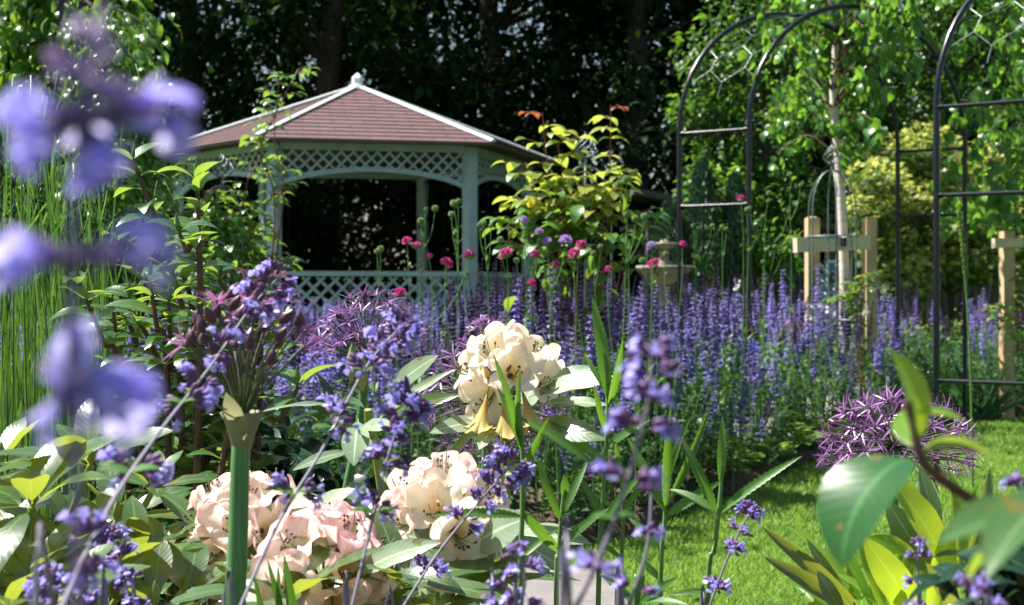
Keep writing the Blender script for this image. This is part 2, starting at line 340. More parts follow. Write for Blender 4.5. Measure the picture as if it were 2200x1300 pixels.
# ------------------------------------------------------------------ setting: ground, lawn, bed, path
def sheet(name, x0, x1, y0, y1, nx, ny, zf, m):
    xs = np.linspace(x0, x1, nx); ys = np.linspace(y0, y1, ny); X, Y = np.meshgrid(xs, ys, indexing='ij')
    b = MB(); b.add(np.stack([X, Y, zf(X, Y)], -1).reshape(-1, 3), grid(nx, ny)); return b.build(name, m)
tag(sheet('lawn', -300, 300, -60, 500, 60, 60, lambda X, Y: X * 0, M['lawn']), kind='structure')
EX = np.array([-8, -3, -.5, .15, .42, .95, 1.55, 2.3, 3.2, 4.2, 8.]); EY = np.array([4.5, 4.5, 4.55, 4.7, 5.05, 6.0, 7.1, 8.3, 9.4, 10.1, 11])
def edge(x): return np.interp(x, EX, EY)
FX = np.array([-8, -3.2, .2, 1.3, 4.2, 8]); FY = np.array([11.3, 11.8, 12.2, 11.4, 11.6, 12.0])
def far_edge(x): return np.interp(x, FX, FY)
def bedmesh():
    nx, ny = 260, 90; xs = np.linspace(-8, 6, nx); t = np.linspace(0, 1, ny); X = np.repeat(xs[:, None], ny, 1)
    e = edge(xs) + .05 * np.sin(xs * 9) + .03 * np.sin(xs * 23); Y = e[:, None] + (far_edge(xs) - e)[:, None] * t[None] ** 1.6
    Z = .008 + .05 * np.minimum(t * 25, 1)[None] + rng.uniform(-.016, .02, X.shape) * (t > .005)
    b = MB(); b.add(np.stack([X, Y, Z], -1).reshape(-1, 3), grid(nx, ny))
    return b.build('soil', M['soil'])
tag(bedmesh(), kind='structure')
def fore():
    nx, ny = 160, 60; xs = np.linspace(-4, .55, nx); ys = np.linspace(-.8, 2.95, ny); X, Y = np.meshgrid(xs, ys, indexing='ij')
    b = MB(); b.add(np.stack([X, Y, .03 + rng.uniform(-.015, .02, X.shape)], -1).reshape(-1, 3), grid(nx, ny))
    xs = np.linspace(.57, 2.2, 60); ys = np.linspace(-.8, 2.3, 60); X, Y = np.meshgrid(xs, ys, indexing='ij')
    b.add(np.stack([X, Y, .03 + rng.uniform(-.015, .02, X.shape)], -1).reshape(-1, 3), grid(60, 60)); return b.build('soil', M['soil'])
tag(fore(), kind='structure')
# stepping path of flagstones
b = MB(); x = -4.0; r2 = np.random.default_rng(3)
while x < -.1:
    wd = r2.uniform(.5, .75) if x < -.9 else (.33 - x) / max(1, round((.33 - x) / .62))
    for y0, y1 in ((3.15, 3.78), (3.8, 4.35)):
        o = r2.uniform(-.05, .05); b.box((x + wd / 2 + o, (y0 + y1) / 2, .012), (wd - .02, y1 - y0 - .02, .05), r2.uniform(-.01, .01))
    x += wd
tag(b.build('path', M['paving']), kind='structure')
# lawn blades (visible stretch)
N = 230000
gy = 3.0 + (U(0, 1, N) ** 1.7) * 9.5; gx = U(-.3, 1, N) * (gy * .42 + .4)
ok = ((gy < edge(gx) - .02) | (gy > far_edge(gx))) & ~((gx < .36) & (gy < 4.4) & (gy > 3.1)); gx, gy = gx[ok], gy[ok]; n = len(gx)
T = [(np.array([[0, .5, 0], [0, -.5, 0], [.6, .3, .05], [.6, -.3, .05]]) * [1, 1, 1], np.array([[0, 1, 3, 2]]), np.zeros((4, 2)), 0)]
D = np.stack([rng.normal(0, .5, n), rng.normal(0, .5, n), np.ones(n)], 1); s_ = U(.018, .042, n)
b = MB(); b.inst(T, frames(D, rdir(n), np.stack([s_ * 1.2, np.full(n, .0042) * (gy / 6) ** .6, s_], 1)), np.stack([gx, gy, np.zeros(n)], 1), smooth=False)
tag(b.build('lawn_grass', M['lawn_blade']), 'short mown bright green lawn grass in the sun', 'grass', kind='stuff')

n = 2600; gy = U(4.4, 10, n); gx = U(.1, 1, n) * gy * .42; ok = gy < edge(gx) - .05; gx, gy = gx[ok], gy[ok]; n = len(gx); cx_ = np.round(gx / .35) * .35; cy_ = np.round(gy / .4) * .4; gx = cx_ + (gx - cx_) * .55; gy = cy_ + (gy - cy_) * .55
b = MB(); b.inst(leafT(.9, 2, .15, .4, .1), frames(rdir(n) * [1, 1, .2], nrm(rdir(n) * .2 + [0, 0, 1]), U(.008, .015, n)), np.stack([gx, gy, U(.02, .035, n)], 1)); tag(b.build('clover', M['border_leaf']), 'small clover leaves scattered through the lawn', 'clover', kind='stuff')
# ------------------------------------------------------------------ generic plants
L_SIMPLE = leafT(.5, 2, .15, .8, .3); L_OVAL = leafT(.5, 4, .2, 1.0, .3); L_LONG = leafT(.28, 4, .15, .9, .2)
def blob(mb, c, r, n, ls, T, mi=None, squash=.8, zb=.25, shell=.5, droop=.3):
    c = np.atleast_2d(c); k = len(c); r = np.broadcast_to(np.asarray(r, float), (k,))
    idx = rng.integers(0, k, n); d = rdir(n); rad = U(0, 1, n) ** shell
    p = c[idx] + d * (rad * r[idx])[:, None] * [1, 1, squash]
    D = nrm(d * .8 + rdir(n) * .9 + [0, 0, -droop]); Up = nrm(rdir(n) * .55 + [0, 0, 1])
    mb.inst(T, frames(D, Up, ls * U(.65, 1.25, n)), p, mi)
    return p
def branches(mb, p0, ends, r0, r1, n=6, mi=0, sag=.1):
    for e in ends:
        e = np.asarray(e); m_ = (p0 + e) / 2 + np.array([U(-.1, .1), U(-.1, .1), sag]) * np.linalg.norm(e - p0) * .5
        mb.tube(smoothpath([p0, m_, e], 7), np.linspace(r0, r1, 7), n, mi)

# big dark evergreens behind
def dark_tree(seed, h, rad):
    global rng
    rng = np.random.default_rng(seed)
    tr = MB(); pth = smoothpath([[0, 0, 0], [.1, .05, h * .3], [-.1, 0, h * .65], [0, .1, h * .95]], 12); tr.tube(pth, np.linspace(.28, .05, 12), 9)
    k = 60; cz = U(.03, 1, k) ** 1.1 * h; ang = U(0, 2 * PI, k); rr = rad * np.sqrt(np.clip(1 - ((cz / h - .42) / .62) ** 2, .05, 1)) * U(.35, .95, k)
    cc = np.stack([rr * np.cos(ang), rr * np.sin(ang), cz], 1)
    for i in range(0, k, 2):
        q = pth[min(11, int(max(0, (cz[i] - .7)) / h * 12))]; branches(tr, q, [cc[i]], .06, .015, 5)
    cr = MB(); blob(cr, cc, U(.7, 1.15, k), 6600, .18, L_SIMPLE, 0, .85, shell=.7); blob(cr, cc * [1.03, 1.03, 1], U(.85, 1.25, k), 8500, .085, L_SIMPLE, 0, .8, shell=.35); blob(cr, cc, U(.4, .75, k), 2400, .28, L_SIMPLE, 0, .9, shell=.6)
    return tr.mesh('trunk', M['bark']), cr.mesh('crown', M['dark_leaf'])
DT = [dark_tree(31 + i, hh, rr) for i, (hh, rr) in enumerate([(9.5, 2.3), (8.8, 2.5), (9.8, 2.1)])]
rng = np.random.default_rng(50)
spots = [(-7.6, 19.5, 0, 'far left behind the leafy cherry'), (-5.0, 20.5, 1, 'left of the gazebo roof'), (-2.7, 19.8, 2, 'directly behind the gazebo finial'), (-.3, 20.8, 0, 'just right of the gazebo roof'),
         (1.9, 19.9, 1, 'rising behind the tall golden rose'), (4.1, 21.0, 2, 'behind the left metal arch'), (6.4, 20.2, 0, 'behind the staked birch'), (8.9, 20.5, 1, 'beyond the yellow maple at far right')]
for i, (x, y, k, wh) in enumerate(spots):
    t = thing('evergreen_tree', 'tall near-black evergreen tree ' + wh, 'tree', (x, y, 0), 'dark trees closing the garden')
    t.rotation_euler.z = U(0, 6.28)
    objof('trunk', DT[k][0], t); objof('crown', DT[k][1], t)
ROW2 = ['at far left, partly hidden by the cherry', 'left of the gazebo eave', 'behind the left half of the gazebo roof', 'behind the right half of the gazebo roof', 'right of the gazebo above the golden rose', 'behind the left arch', 'behind the birch crown', 'behind the right arch', 'at the far right']
for i, x in enumerate([-9.5, -6.3, -3.9, -1.5, .9, 3.0, 5.2, 7.6, 10.5]):
    t = thing('evergreen_tree', 'dark evergreen of the rear row ' + ROW2[i], 'tree', (x, 23.6 + U(-.5, .8), 0), 'second row of dark trees')
    t.rotation_euler.z = U(0, 6.28); k = (i + 1) % 3
    objof('trunk', DT[k][0], t); objof('crown', DT[k][1], t)
# dark foliage band added under the trees to block horizon brightness
def added_hedge(x0, x1, y, h, d, name, label, m, ls=.07, dens=900):
    t = thing(name, label, 'hedge', ((x0 + x1) / 2, y, 0)); b = MB(); n = int((x1 - x0) * h * dens)
    p = np.stack([U(x0, x1, n), y + U(-.5, .5, n) * d, U(0, 1, n) * h * (1 + .06 * np.sin(U(x0, x1, n)))], 1); fr = U(0, 1, n) < .5; p[fr, 1] = y - d / 2 + U(-.1, .12, fr.sum())
    b.inst(L_SIMPLE, frames(rdir(n), rdir(n) + [0, -.5, .8], ls * U(.7, 1.3, n)), p); b.build('foliage', m, t)
    s = MB()
    for x in np.arange(x0 + .3, x1, .7): s.tube([[x, y, 0], [x + U(-.1, .1), y, h * .8]], [.04, .015], 6)
    s.build('stem', M['bark'], t)
added_hedge(-9, 10, 18.2, 3.0, 1.3, 'hedge', 'long dark leafy hedge running behind the gazebo', M['hedge_leaf'], .10, 620)

# ------------------------------------------------------------------ gazebo
GX, GY, GR = -1.811, 15.55, 2.04
g = thing('gazebo', 'pale blue-grey hexagonal wooden gazebo with maroon shingle roof and lattice', 'gazebo', (GX, GY, 0))
A1 = math.radians(42)
def gp(k, r=GR): a = A1 + k * PI / 3; return np.array([GX + r * math.sin(a), GY - r * math.cos(a)])
b = MB(); V = [[*gp(k, 2.15), z] for z in (0, .2) for k in range(6)]; b.add(V, [[k, (k + 1) % 6, 6 + (k + 1) % 6, 6 + k] for k in range(6)], 0, None, False); b.add([V[6 + k] for k in range(6)], [list(range(6))], 0, None, False); b.build('deck', M['deck'], g)
for k in range(6):
    x, y = gp(k); a = A1 + k * PI / 3
    b = MB(); b.box((x, y, 1.32), (.115, .115, 2.24), a); b.box((x, y, .26), (.14, .14, .12), a); b.build('post', M['paint'], g)
def strip(mb, p, q, w_, th, nrm_):
    "flat bar between p and q: width w_ in the panel plane, thickness th along nrm_"
    p, q = np.asarray(p, float), np.asarray(q, float); d = q - p; L = np.linalg.norm(d); d = d / L; nn = nrm(nrm_); s = np.cross(nn, d)
    mb.box((p + q) / 2, (L, w_, th), axes=[d, s, nn])
def clipseg(p, q, inside, n=40):
    t = np.linspace(0, 1, n + 1); ins = [inside(p + (q - p) * v) for v in t]; idx = [i for i, v in enumerate(ins) if v]
    if len(idx) < 3: return None
    return p + (q - p) * t[idx[0]], p + (q - p) * t[idx[-1]]
def lattice(mb, A, B, zt, zb, zlo, arch, pitch, wd, nv, step=0.0):
    e = np.array([B[0] - A[0], B[1] - A[1], 0]); L = np.linalg.norm(e); e = e / L
    lo = (lambda s: zb + (arch - zb) * math.sqrt(max(0, 1 - (2 * s / L - 1) ** 2)) ** 1.3) if arch else (lambda s: zb)
    for sgn, off in ((1, .004), (-1, -.007)):
        s0 = -2.0
        while s0 < L + 2:
            p = np.array([s0, zlo]); q = np.array([s0 + sgn * (zt - zlo) / 1.0, zt])
            r = clipseg(p, q, lambda v: 0.06 < v[0] < L - .06 and lo(v[0]) < v[1] < zt, 80)
            if r is not None:
                W = [np.array([A[0], A[1], 0]) + e * v[0] + np.array([0, 0, v[1]]) + np.array(nv) * off for v in r]
                if np.linalg.norm(W[1] - W[0]) > .02: strip(mb, W[0], W[1], wd, .009, nv)
            s0 += pitch
    return e, L, lo
for k in range(6):
    A, B = gp(k), gp((k + 1) % 6); mid = (A + B) / 2 - [GX, GY]; nv = np.array([mid[0], mid[1], 0]); nv = nv / np.linalg.norm(nv)
    A3 = np.array([*A, 0]); B3 = np.array([*B, 0]); e = (B3 - A3) / np.linalg.norm(B3 - A3)
    b = MB(); strip(b, A3 + e * .06 + [0, 0, 2.42], B3 - e * .06 + [0, 0, 2.42], .07, .07, nv); b.build('beam', M['paint'], g)
    if k in (5, 0, 4):     # bays seen from the lawn side (k: front-right post -> next)
        b = MB(); _, L, lo = lattice(b, A, B, 2.385, 1.985, 1.93, 2.20, .125, .024, nv)
        n = 22; ss = np.linspace(.06, L - .06, n)
        for i in range(n - 1):
            p = A3 + e * ss[i] + [0, 0, lo(ss[i]) - .01]; q = A3 + e * ss[i + 1] + [0, 0, lo(ss[i + 1]) - .01]; strip(b, p, q, .052, .034, nv)
        b.build('arched_lattice', M['paint'], g)
    if k != 2:
        b = MB(); strip(b, A3 + e * .06 + [0, 0, 1.105], B3 - e * .06 + [0, 0, 1.105], .05, .09, nv); strip(b, A3 + e * .06 + [0, 0, .33], B3 - e * .06 + [0, 0, .33], .05, .05, nv); b.build('rail', M['paint'], g)
        b = MB(); lattice(b, A, B, 1.08, .355, .355, None, .15, .03, nv); b.build('lattice_panel', M['paint'], g)
ap = np.array([GX, GY, 3.30]); RE = 2.448
for k in range(6):
    A = np.array([*gp(k, RE), 2.452]); B = np.array([*gp((k + 1) % 6, RE), 2.452]); b = MB(); NC = 15
    nn = nrm(np.cross(B - A, ap - A))
    for c in range(NC):
        t0, t1 = c / NC, (c + 1) / NC; a0, b0, a1, b1 = A + (ap - A) * t0, B + (ap - B) * t0, A + (ap - A) * t1, B + (ap - B) * t1
        V = [a0 + nn * .014, b0 + nn * .014, b1 + nn * .004, a1 + nn * .004, a0, b0]
        Lb = np.linalg.norm(B - A); c0 = t0 * Lb / 2; c1 = t1 * Lb / 2
        uv = np.array([[c0, c + .02], [Lb - c0, c + .02], [Lb - c1, c + .98], [c1, c + .98], [c0, c], [Lb - c0, c]])
        b.add(V, [[0, 1, 2, 3], [4, 5, 1, 0]], 0, uv, False)
    b.add([A - nn * .02, B - nn * .02, ap - nn * .02], [[2, 1, 0]], 1, None, False); b.add([A, B, B - nn * .02, A - nn * .02], [[0, 3, 2, 1]], 1, None, False)
    rf = b.build('roof_panel', [M['shingle'], M['deck']], g)
    b = MB(); q = np.array([*gp(k, RE * .99), 2.452 + .03]); top = ap + np.array([0, 0, .028]); dd = nrm(top - q); side = nrm(np.cross(dd, [0, 0, 1])); up = np.cross(side, dd)
    V = []
    for pt in (q, top):
        V += [pt + side * .035 - up * .006, pt + side * .03 + up * .008, pt + up * .018, pt - side * .03 + up * .008, pt - side * .035 - up * .006]
    b.add(V, [[i, i + 1, i + 6, i + 5] for i in range(4)], 0, None, False); b.add(V[:5], [[4, 3, 2, 1, 0]], 0, None, False); b.build('ridge_cap', M['ridge'], g)
b = MB(); b.lathe((GX, GY, 3.3), [(.001, -.02), (.12, -.02), (.10, .03), (.066, .045), (.066, .10), (.072, .11), (.06, .13), (.001, .18)], 6, smooth=False); b.build('finial', M['ridge'], g)
# cream cushion band seen on the bench behind the rail
e0 = np.array([*gp(5, 1.72), .0]); e1 = np.array([*gp(0, 1.72), 0]); ee = nrm(e1 - e0)
b = MB()
bm = (e0 + e1) / 2; b.box(bm + [0, 0, .62], (1.5, .34, .05), math.atan2(ee[1], ee[0])); b.box(bm - ee * .62 + [0, 0, .41], (.06, .3, .4), math.atan2(ee[1], ee[0])); b.box(bm + ee * .62 + [0, 0, .41], (.06, .3, .4), math.atan2(ee[1], ee[0]))
bt = thing('bench', 'low bench with pale seat behind the front lattice of the gazebo', 'bench', bm); b.build('seat', M['stone'], bt)

# ------------------------------------------------------------------ shed and fence in the far right
t = thing('garden_shed', 'small dark shed with low pitched roof behind the left arch', 'shed', (2.75, 17.3, 0))
b = MB(); b.box((2.75, 17.3, .95), (2.1, 1.4, 1.9)); b.build('wall', M['shed'], t)
b = MB(); b.add([[1.5, 16.4, 2.2], [4.0, 16.4, 1.75], [4.0, 18.2, 1.75], [1.5, 18.2, 2.2], [1.5, 16.4, 2.12], [4.0, 16.4, 1.67], [4.0, 18.2, 1.67], [1.5, 18.2, 2.12]],
              [[0, 1, 2, 3], [7, 6, 5, 4], [0, 4, 5, 1], [1, 5, 6, 2], [2, 6, 7, 3], [3, 7, 4, 0]], 0, None, False); b.build('roof', M['shed_roof'], t)
t = thing('fence', 'weathered dark board fence behind the staked birch', 'fence', (6, 16.2, 0))
b = MB(); r2 = np.random.default_rng(8)
for x in np.arange(3.9, 9.6, .15): b.box((x, 16.2 + r2.uniform(-.006, .006), .72), (.14, .02, 1.45 + r2.uniform(-.02, .02)))
b.build('boards', M['old_fence'], t)
for x in np.arange(4.0, 9.6, 1.85):
    b = MB(); b.box((x, 16.27, .76), (.09, .09, 1.52)); b.build('post', M['old_fence'], t)

# ------------------------------------------------------------------ mid-distance trees
def leafy(name, label, cat, base, clumps, n, ls, T, m, trunk_r=.05, bark='bark', squash=.7, droop=.5, fan=None, shell=.45, group=None, two=None):
    t = thing(name, label, cat, base, group); base = np.asarray(base, float)
    tr = MB(); cc = np.array([c[:3] for c in clumps]); rr = np.array([c[3] for c in clumps])
    top = cc.mean(0) * [1, 1, 1]; top[2] = cc[:, 2].max() * .85
    pth = smoothpath([base, base * .6 + top * .4 + [U(-.05, .05), 0, 0], top], 10); tr.tube(pth, np.linspace(trunk_r, trunk_r * .3, 10), 8)
    for c, r in zip(cc, rr):
        q = pth[np.argmin(np.abs(pth[:, 2] - (c[2] - r)))]; branches(tr, q, [c], trunk_r * .35, trunk_r * .08, 5)
        for _ in range(3): branches(tr, c - [0, 0, r * .3], [c + rdir(1)[0] * r * .8], trunk_r * .12, .003, 4)
    tr.build('trunk', M[bark], t); cr = MB(); blob(cr, cc, rr, n, ls, T, 0, squash, shell=shell, droop=droop)
    if two:
        blob(cr, cc + [0, 0, .1], rr, int(n * two[1]), ls, T, 1, squash, shell=.3, droop=droop); cr.build('crown', [M[m], M[two[0]]], t)  # brighter leaves raised on the crown paint its sunlit highlights
    else: cr.build('crown', M[m], t)
    return t
def px_clumps(lst, z, dz=.5): return [(*P(x, y, z + U(-dz, dz)), r) for (x, y, r) in lst]
leafy('deciduous_tree', 'green leafy tree filling the view through the left arch', 'tree', (3.0, 14.6, 0),
      px_clumps([(1540, 120, .5), (1600, 200, .55), (1680, 120, .6), (1560, 330, .45), (1650, 330, .5), (1740, 250, .5), (1530, 420, .4), (1620, 450, .45), (1720, 420, .45), (1650, 560, .45), (1560, 560, .4), (1500, 240, .35), (1620, 20, .6), (1740, 60, .6), (1600, -80, .7), (1750, -90, .8)], 14.2, .7),
      6000, .10, L_OVAL, 'mid_leaf', .07, two=('bright_leaf', .25))
leafy('deciduous_tree', 'green leafy tree behind the birch crown, right of the arch top', 'tree', (5.0, 15.4, 0),
      px_clumps([(1850, 60, .7), (1930, 160, .7), (2000, 40, .7), (2080, 160, .7), (2160, 60, .8), (1880, -60, .8), (2100, -100, .9), (1840, 230, .5), (2200, 230, .7), (2020, 240, .5), (1960, 270, .4)], 15.2, .6),
      6500, .10, L_OVAL, 'mid_leaf', .09, two=('bright_leaf', .15))
for (px, py, sc, lb) in ((1510, 470, .28, 'narrow dark upright conifer inside the left arch'), (1580, 500, .22, 'shorter dark conifer beside the right leg of left arch'), (1440, 560, .3, 'dark bushy conifer behind the fountain')):
    z = 13.3; p = P(px, py, z); t = thing('conifer', lb, 'conifer', (p[0], z, 0)); b = MB(); b.tube([[p[0], z, 0], [p[0], z, p[2] + .3]], [.04, .01], 6); b.build('trunk', M['bark'], t)
    b = MB(); n = 2600; hh = p[2] + .55; zz = U(.05, 1, n) * hh; rr = sc * 1.3 * (1 - zz / hh) ** .6 + .02; a = U(0, 2 * PI, n); q = np.stack([p[0] + rr * np.cos(a) * U(.6, 1, n), z + rr * np.sin(a) * U(.6, 1, n), zz], 1)
    b.inst(L_LONG, frames(np.stack([np.cos(a) * .5, np.sin(a) * .5, np.ones(n)], 1), np.stack([np.cos(a), np.sin(a), 0 * a], 1) + rdir(n) * .3, U(.05, .1, n)), q); b.build('foliage', M['conifer'], t)
p = P(1785, 560, 9.9); t = thing('conifer', 'small silvery blue conifer behind the birch stake', 'conifer', (p[0], 9.9, 0)); b = MB(); b.tube([[p[0], 9.9, 0], [p[0], 9.9, p[2]]], [.02, .006], 6); b.build('trunk', M['bark'], t)
b = MB(); n = 900; zz = U(.1, 1, n) * 1.15; a = U(0, 2 * PI, n); rr = .2 * (1 - zz / 1.25); b.inst(L_LONG, frames(np.stack([np.cos(a), np.sin(a), .5 + 0 * a], 1), rdir(n), U(.03, .06, n)), np.stack([p[0] + rr * np.cos(a), 9.9 + rr * np.sin(a), zz], 1)); b.build('foliage', M['blue_conifer'], t)
# japanese maple, sunlit highlights painted as golden upper leaves over darker green
def palmT(k=5):
    out = []
    for i in range(k):
        a = (i - (k - 1) / 2) * .62; V, Fc, UV, _ = leafT(.24, 3, .1, .5, .1, .5)[0]; s = 1 - .12 * abs(i - (k - 1) / 2)
        V = V * s; out.append((np.stack([V[:, 0] * math.cos(a) - V[:, 1] * math.sin(a), V[:, 0] * math.sin(a) + V[:, 1] * math.cos(a), V[:, 2]], 1), Fc, UV, 0))
    return out
PALM = palmT(5)
leafy('japanese_maple', 'rounded golden-green Japanese maple behind the right arch', 'maple', (4.35, 12.9, 0),
      px_clumps([(1880, 400, .3), (1930, 350, .33), (1990, 330, .3), (2050, 390, .38), (2120, 370, .38), (2190, 400, .4), (1870, 470, .26), (1930, 450, .35), (2000, 450, .4), (2090, 470, .4), (2180, 490, .42), (1900, 540, .3), (1980, 560, .4), (2070, 570, .4), (2160, 580, .4), (1950, 620, .3), (2230, 560, .4)], 12.6, .45),
      5200, .06, PALM, 'mid_leaf', .05, squash=.62, droop=.4, shell=.5, two=('maple_leaf', .75))
# left leafy tree
t = thing('cherry_tree', 'leafy tree with drooping bright green leaves at the upper left', 'tree', (-2.5, 7.4, 0)); b = MB(); cr = MB()
stems = [[(60, 760), (75, 400), (85, 150), (95, -120)], [(150, 760), (110, 420), (100, 200), (120, -100)], [(10, 700), (25, 350), (15, 80), (30, -150)], [(200, 720), (190, 400), (215, 120), (230, -160)]]
for s in stems:
    pts = [P(x, y, 7.4 + U(-.2, .2)) for x, y in s]; pts = [np.array([pts[0][0], 7.4, 0])] + pts; b.tube(smoothpath(pts, 14), np.linspace(.03, .012, 14), 6)
endp = []
for i in range(270):
    x, y = U(-60, 335), U(-170, 470)
    
    if x > 240 and y > 380: continue
    z = U(6.9, 7.9); e = P(x, y, z); q = P(U(20, 210), y + U(-30, 90), 7.4); branches(b, q, [e], .006, .002, 4, sag=.25); n = 17
    tt = U(.25, 1.05, n); pp = q + (e - q) * tt[:, None] + [0, 0, .05]; D = nrm(rdir(n) * .7 + [0, 0, -1.0] + nrm(e - q) * .6)
    cr.inst(leafT(.46, 5, .25, 1.1, .4, .4), frames(D, nrm(rdir(n) * .6 + [0, -.2, .6]), U(.075, .115, n)), pp + rng.normal(0, .05, (n, 3)))
for i in range(150):
    x, y = U(170, 350), U(60, 430); z = U(6.3, 6.9); e = P(x, y, z); q = P(U(90, 210), y + U(-60, 20), 7.1); branches(b, q, [e], .005, .002, 4, sag=.2); n = 15
    tt = U(.35, 1.05, n); pp = q + (e - q) * tt[:, None] + [0, 0, .04]; D = nrm(rdir(n) * .6 + [0, 0, -1.0] + nrm(e - q) * .6)
    cr.inst(leafT(.42, 5, .25, 1.1, .4, .4), frames(D, nrm(rdir(n) * .6 + [0, -.2, .6]), U(.07, .105, n)), pp + rng.normal(0, .05, (n, 3)))
b.build('trunk', M['bark'], t); cr.build('crown', M['bright_leaf'], t)
leafy('shrub', 'dense dark leafy shrub below the left tree', 'shrub', (-3.2, 9.0, 0), px_clumps([(60, 420, .5), (180, 470, .5), (280, 450, .35), (90, 560, .5), (240, 560, .5), (0, 300, .5)], 9.0, .3), 5200, .08, L_OVAL, 'mid_leaf', .03)

# ------------------------------------------------------------------ birches with stakes
def birch(label, base, trunk_px, z, region, nb, seed):
    global rng
    rng = np.random.default_rng(seed)
    t = thing('birch_tree', label, 'birch', (base[0], base[1], 0), 'young white-stemmed birches'); b = MB()
    pts = [P(x, y, z) for x, y in trunk_px]; pts = [np.array([base[0], base[1], 0])] + pts; pth = smoothpath(pts, 26); rad = np.interp(np.arange(26), [0, 8, 25], [.040, .032, .014]); b.tube(pth, rad, 10)
    br = MB(); cr = MB(); T = leafT(.72, 4, .2, .9, .2, .36, pw=.9)
    for i in range(nb):
        x, y = region(); zz = z + rng.normal(.16, .36) if 1700 < x < 1850 else z - U(-.5, 1.3); e = P(x, y, zz); cand = pth[pth[:, 2] < e[2] + .35]; cand = cand[cand[:, 2] > 1.85]
        if len(cand) == 0: continue
        q = cand[rng.integers(max(0, len(cand) - 7), len(cand))]; path = smoothpath([q, (q + e) / 2 + [0, 0, .14], e], 9); br.tube(path, np.linspace(.008, .0022, 9), 5, cap=False)
        n = 11; f = U(.25, 1, n) * 8; i0 = np.minimum(f.astype(int), 7); pp = path[i0] + (path[i0 + 1] - path[i0]) * (f - i0)[:, None] + rng.normal(0, .02, (n, 3))
        # short drooping twigs with leaves
        D = nrm(rdir(n) * .65 + [0, 0, -1]); cr.inst(T, frames(D, nrm(rdir(n) * .7 + [0, -.6, .3]), U(.06, .1, n)), pp)
        tw = e + np.array([U(-.05, .05), 0, -U(.08, .2)]); br.tube(smoothpath([e, (e + tw) / 2 + [.02, 0, 0], tw], 5), .0018, 4, cap=False); n = 6
        pp = e + (tw - e) * U(0, 1, n)[:, None] + rng.normal(0, .02, (n, 3)); D = nrm(rdir(n) * .6 + [0, 0, -1]); cr.inst(T, frames(D, nrm(rdir(n) * .7 + [0, -.6, .3]), U(.06, .1, n)), pp)
    b.build('trunk', M['birch_bark'], t); br.build('branches', M['stem_brown'], t); cr.build('crown', M['birch_leaf'], t)
def reg1():
    while True:
        x, y = rng.normal(1820, 145), U(-220, 330)
        if (1640 if y > 110 else 1590) < x < 2010 and not (y > 230 and 1700 < x < 1770) and not (y > 170 and x > 1930): return x, y
birch('young birch with peeling white trunk staked left of the yellow maple', (2.30, 9.2), [(1815, 640), (1812, 520), (1806, 400), (1798, 300), (1790, 200), (1795, 110), (1783, 0), (1788, -160), (1785, -300)], 9.2, reg1, 118, 61)
def reg2(): return U(2010, 2330), U(-200, 400) if rng.random() < .8 else U(380, 470)
birch('birch at the right edge hanging over the near arch', (4.1, 9.9), [(2265, 640), (2255, 400), (2240, 200), (2235, 0), (2225, -200)], 9.9, reg2, 110, 62)
t = thing('tree_stake', 'double timber tree stake with cross beam around the white birch', 'tree stake', (2.3, 8.95, 0))
for px in (1745, 1868):
    p = P(px, 468, 8.95 if px < 1800 else 9.15); b = MB(); b.box((p[0], p[1], p[2] / 2 - .1), (.078, .078, p[2] + .2), .15); b.lathe((p[0], p[1], p[2] + .0005), [(.035, 0), (.03, .006), (.001, .008)], 8); b.build('post', M['soft_wood'], t)
a_, b_ = P(1708, 527, 8.78), P(1866, 521, 9.05); b = MB(); strip(b, a_, b_, .098, .045, nrm(np.cross(b_ - a_, [0, 0, 1]))); b.build('cross_beam', M['beam_wood'], t)
b = MB(); m_ = P(1802, 521, 9.0); b.box(m_, (.022, .24, .06), 0.1); b.build('strap', M['strap'], t)
t = thing('tree_stake', 'single timber stake with short cross board at the right edge', 'tree stake', (3.6, 9.6, 0))
p = P(2163, 497, 9.6); b = MB(); b.box((p[0], p[1], p[2] / 2 - .1), (.08, .08, p[2] + .2), .1); b.build('post', M['soft_wood'], t)
a_, b_ = P(2134, 523, 9.53), P(2196, 521, 9.6); b = MB(); strip(b, a_, b_, .07, .04, nrm(np.cross(b_ - a_, [0, 0, 1]))); b.build('cross_beam', M['beam_wood'], t)

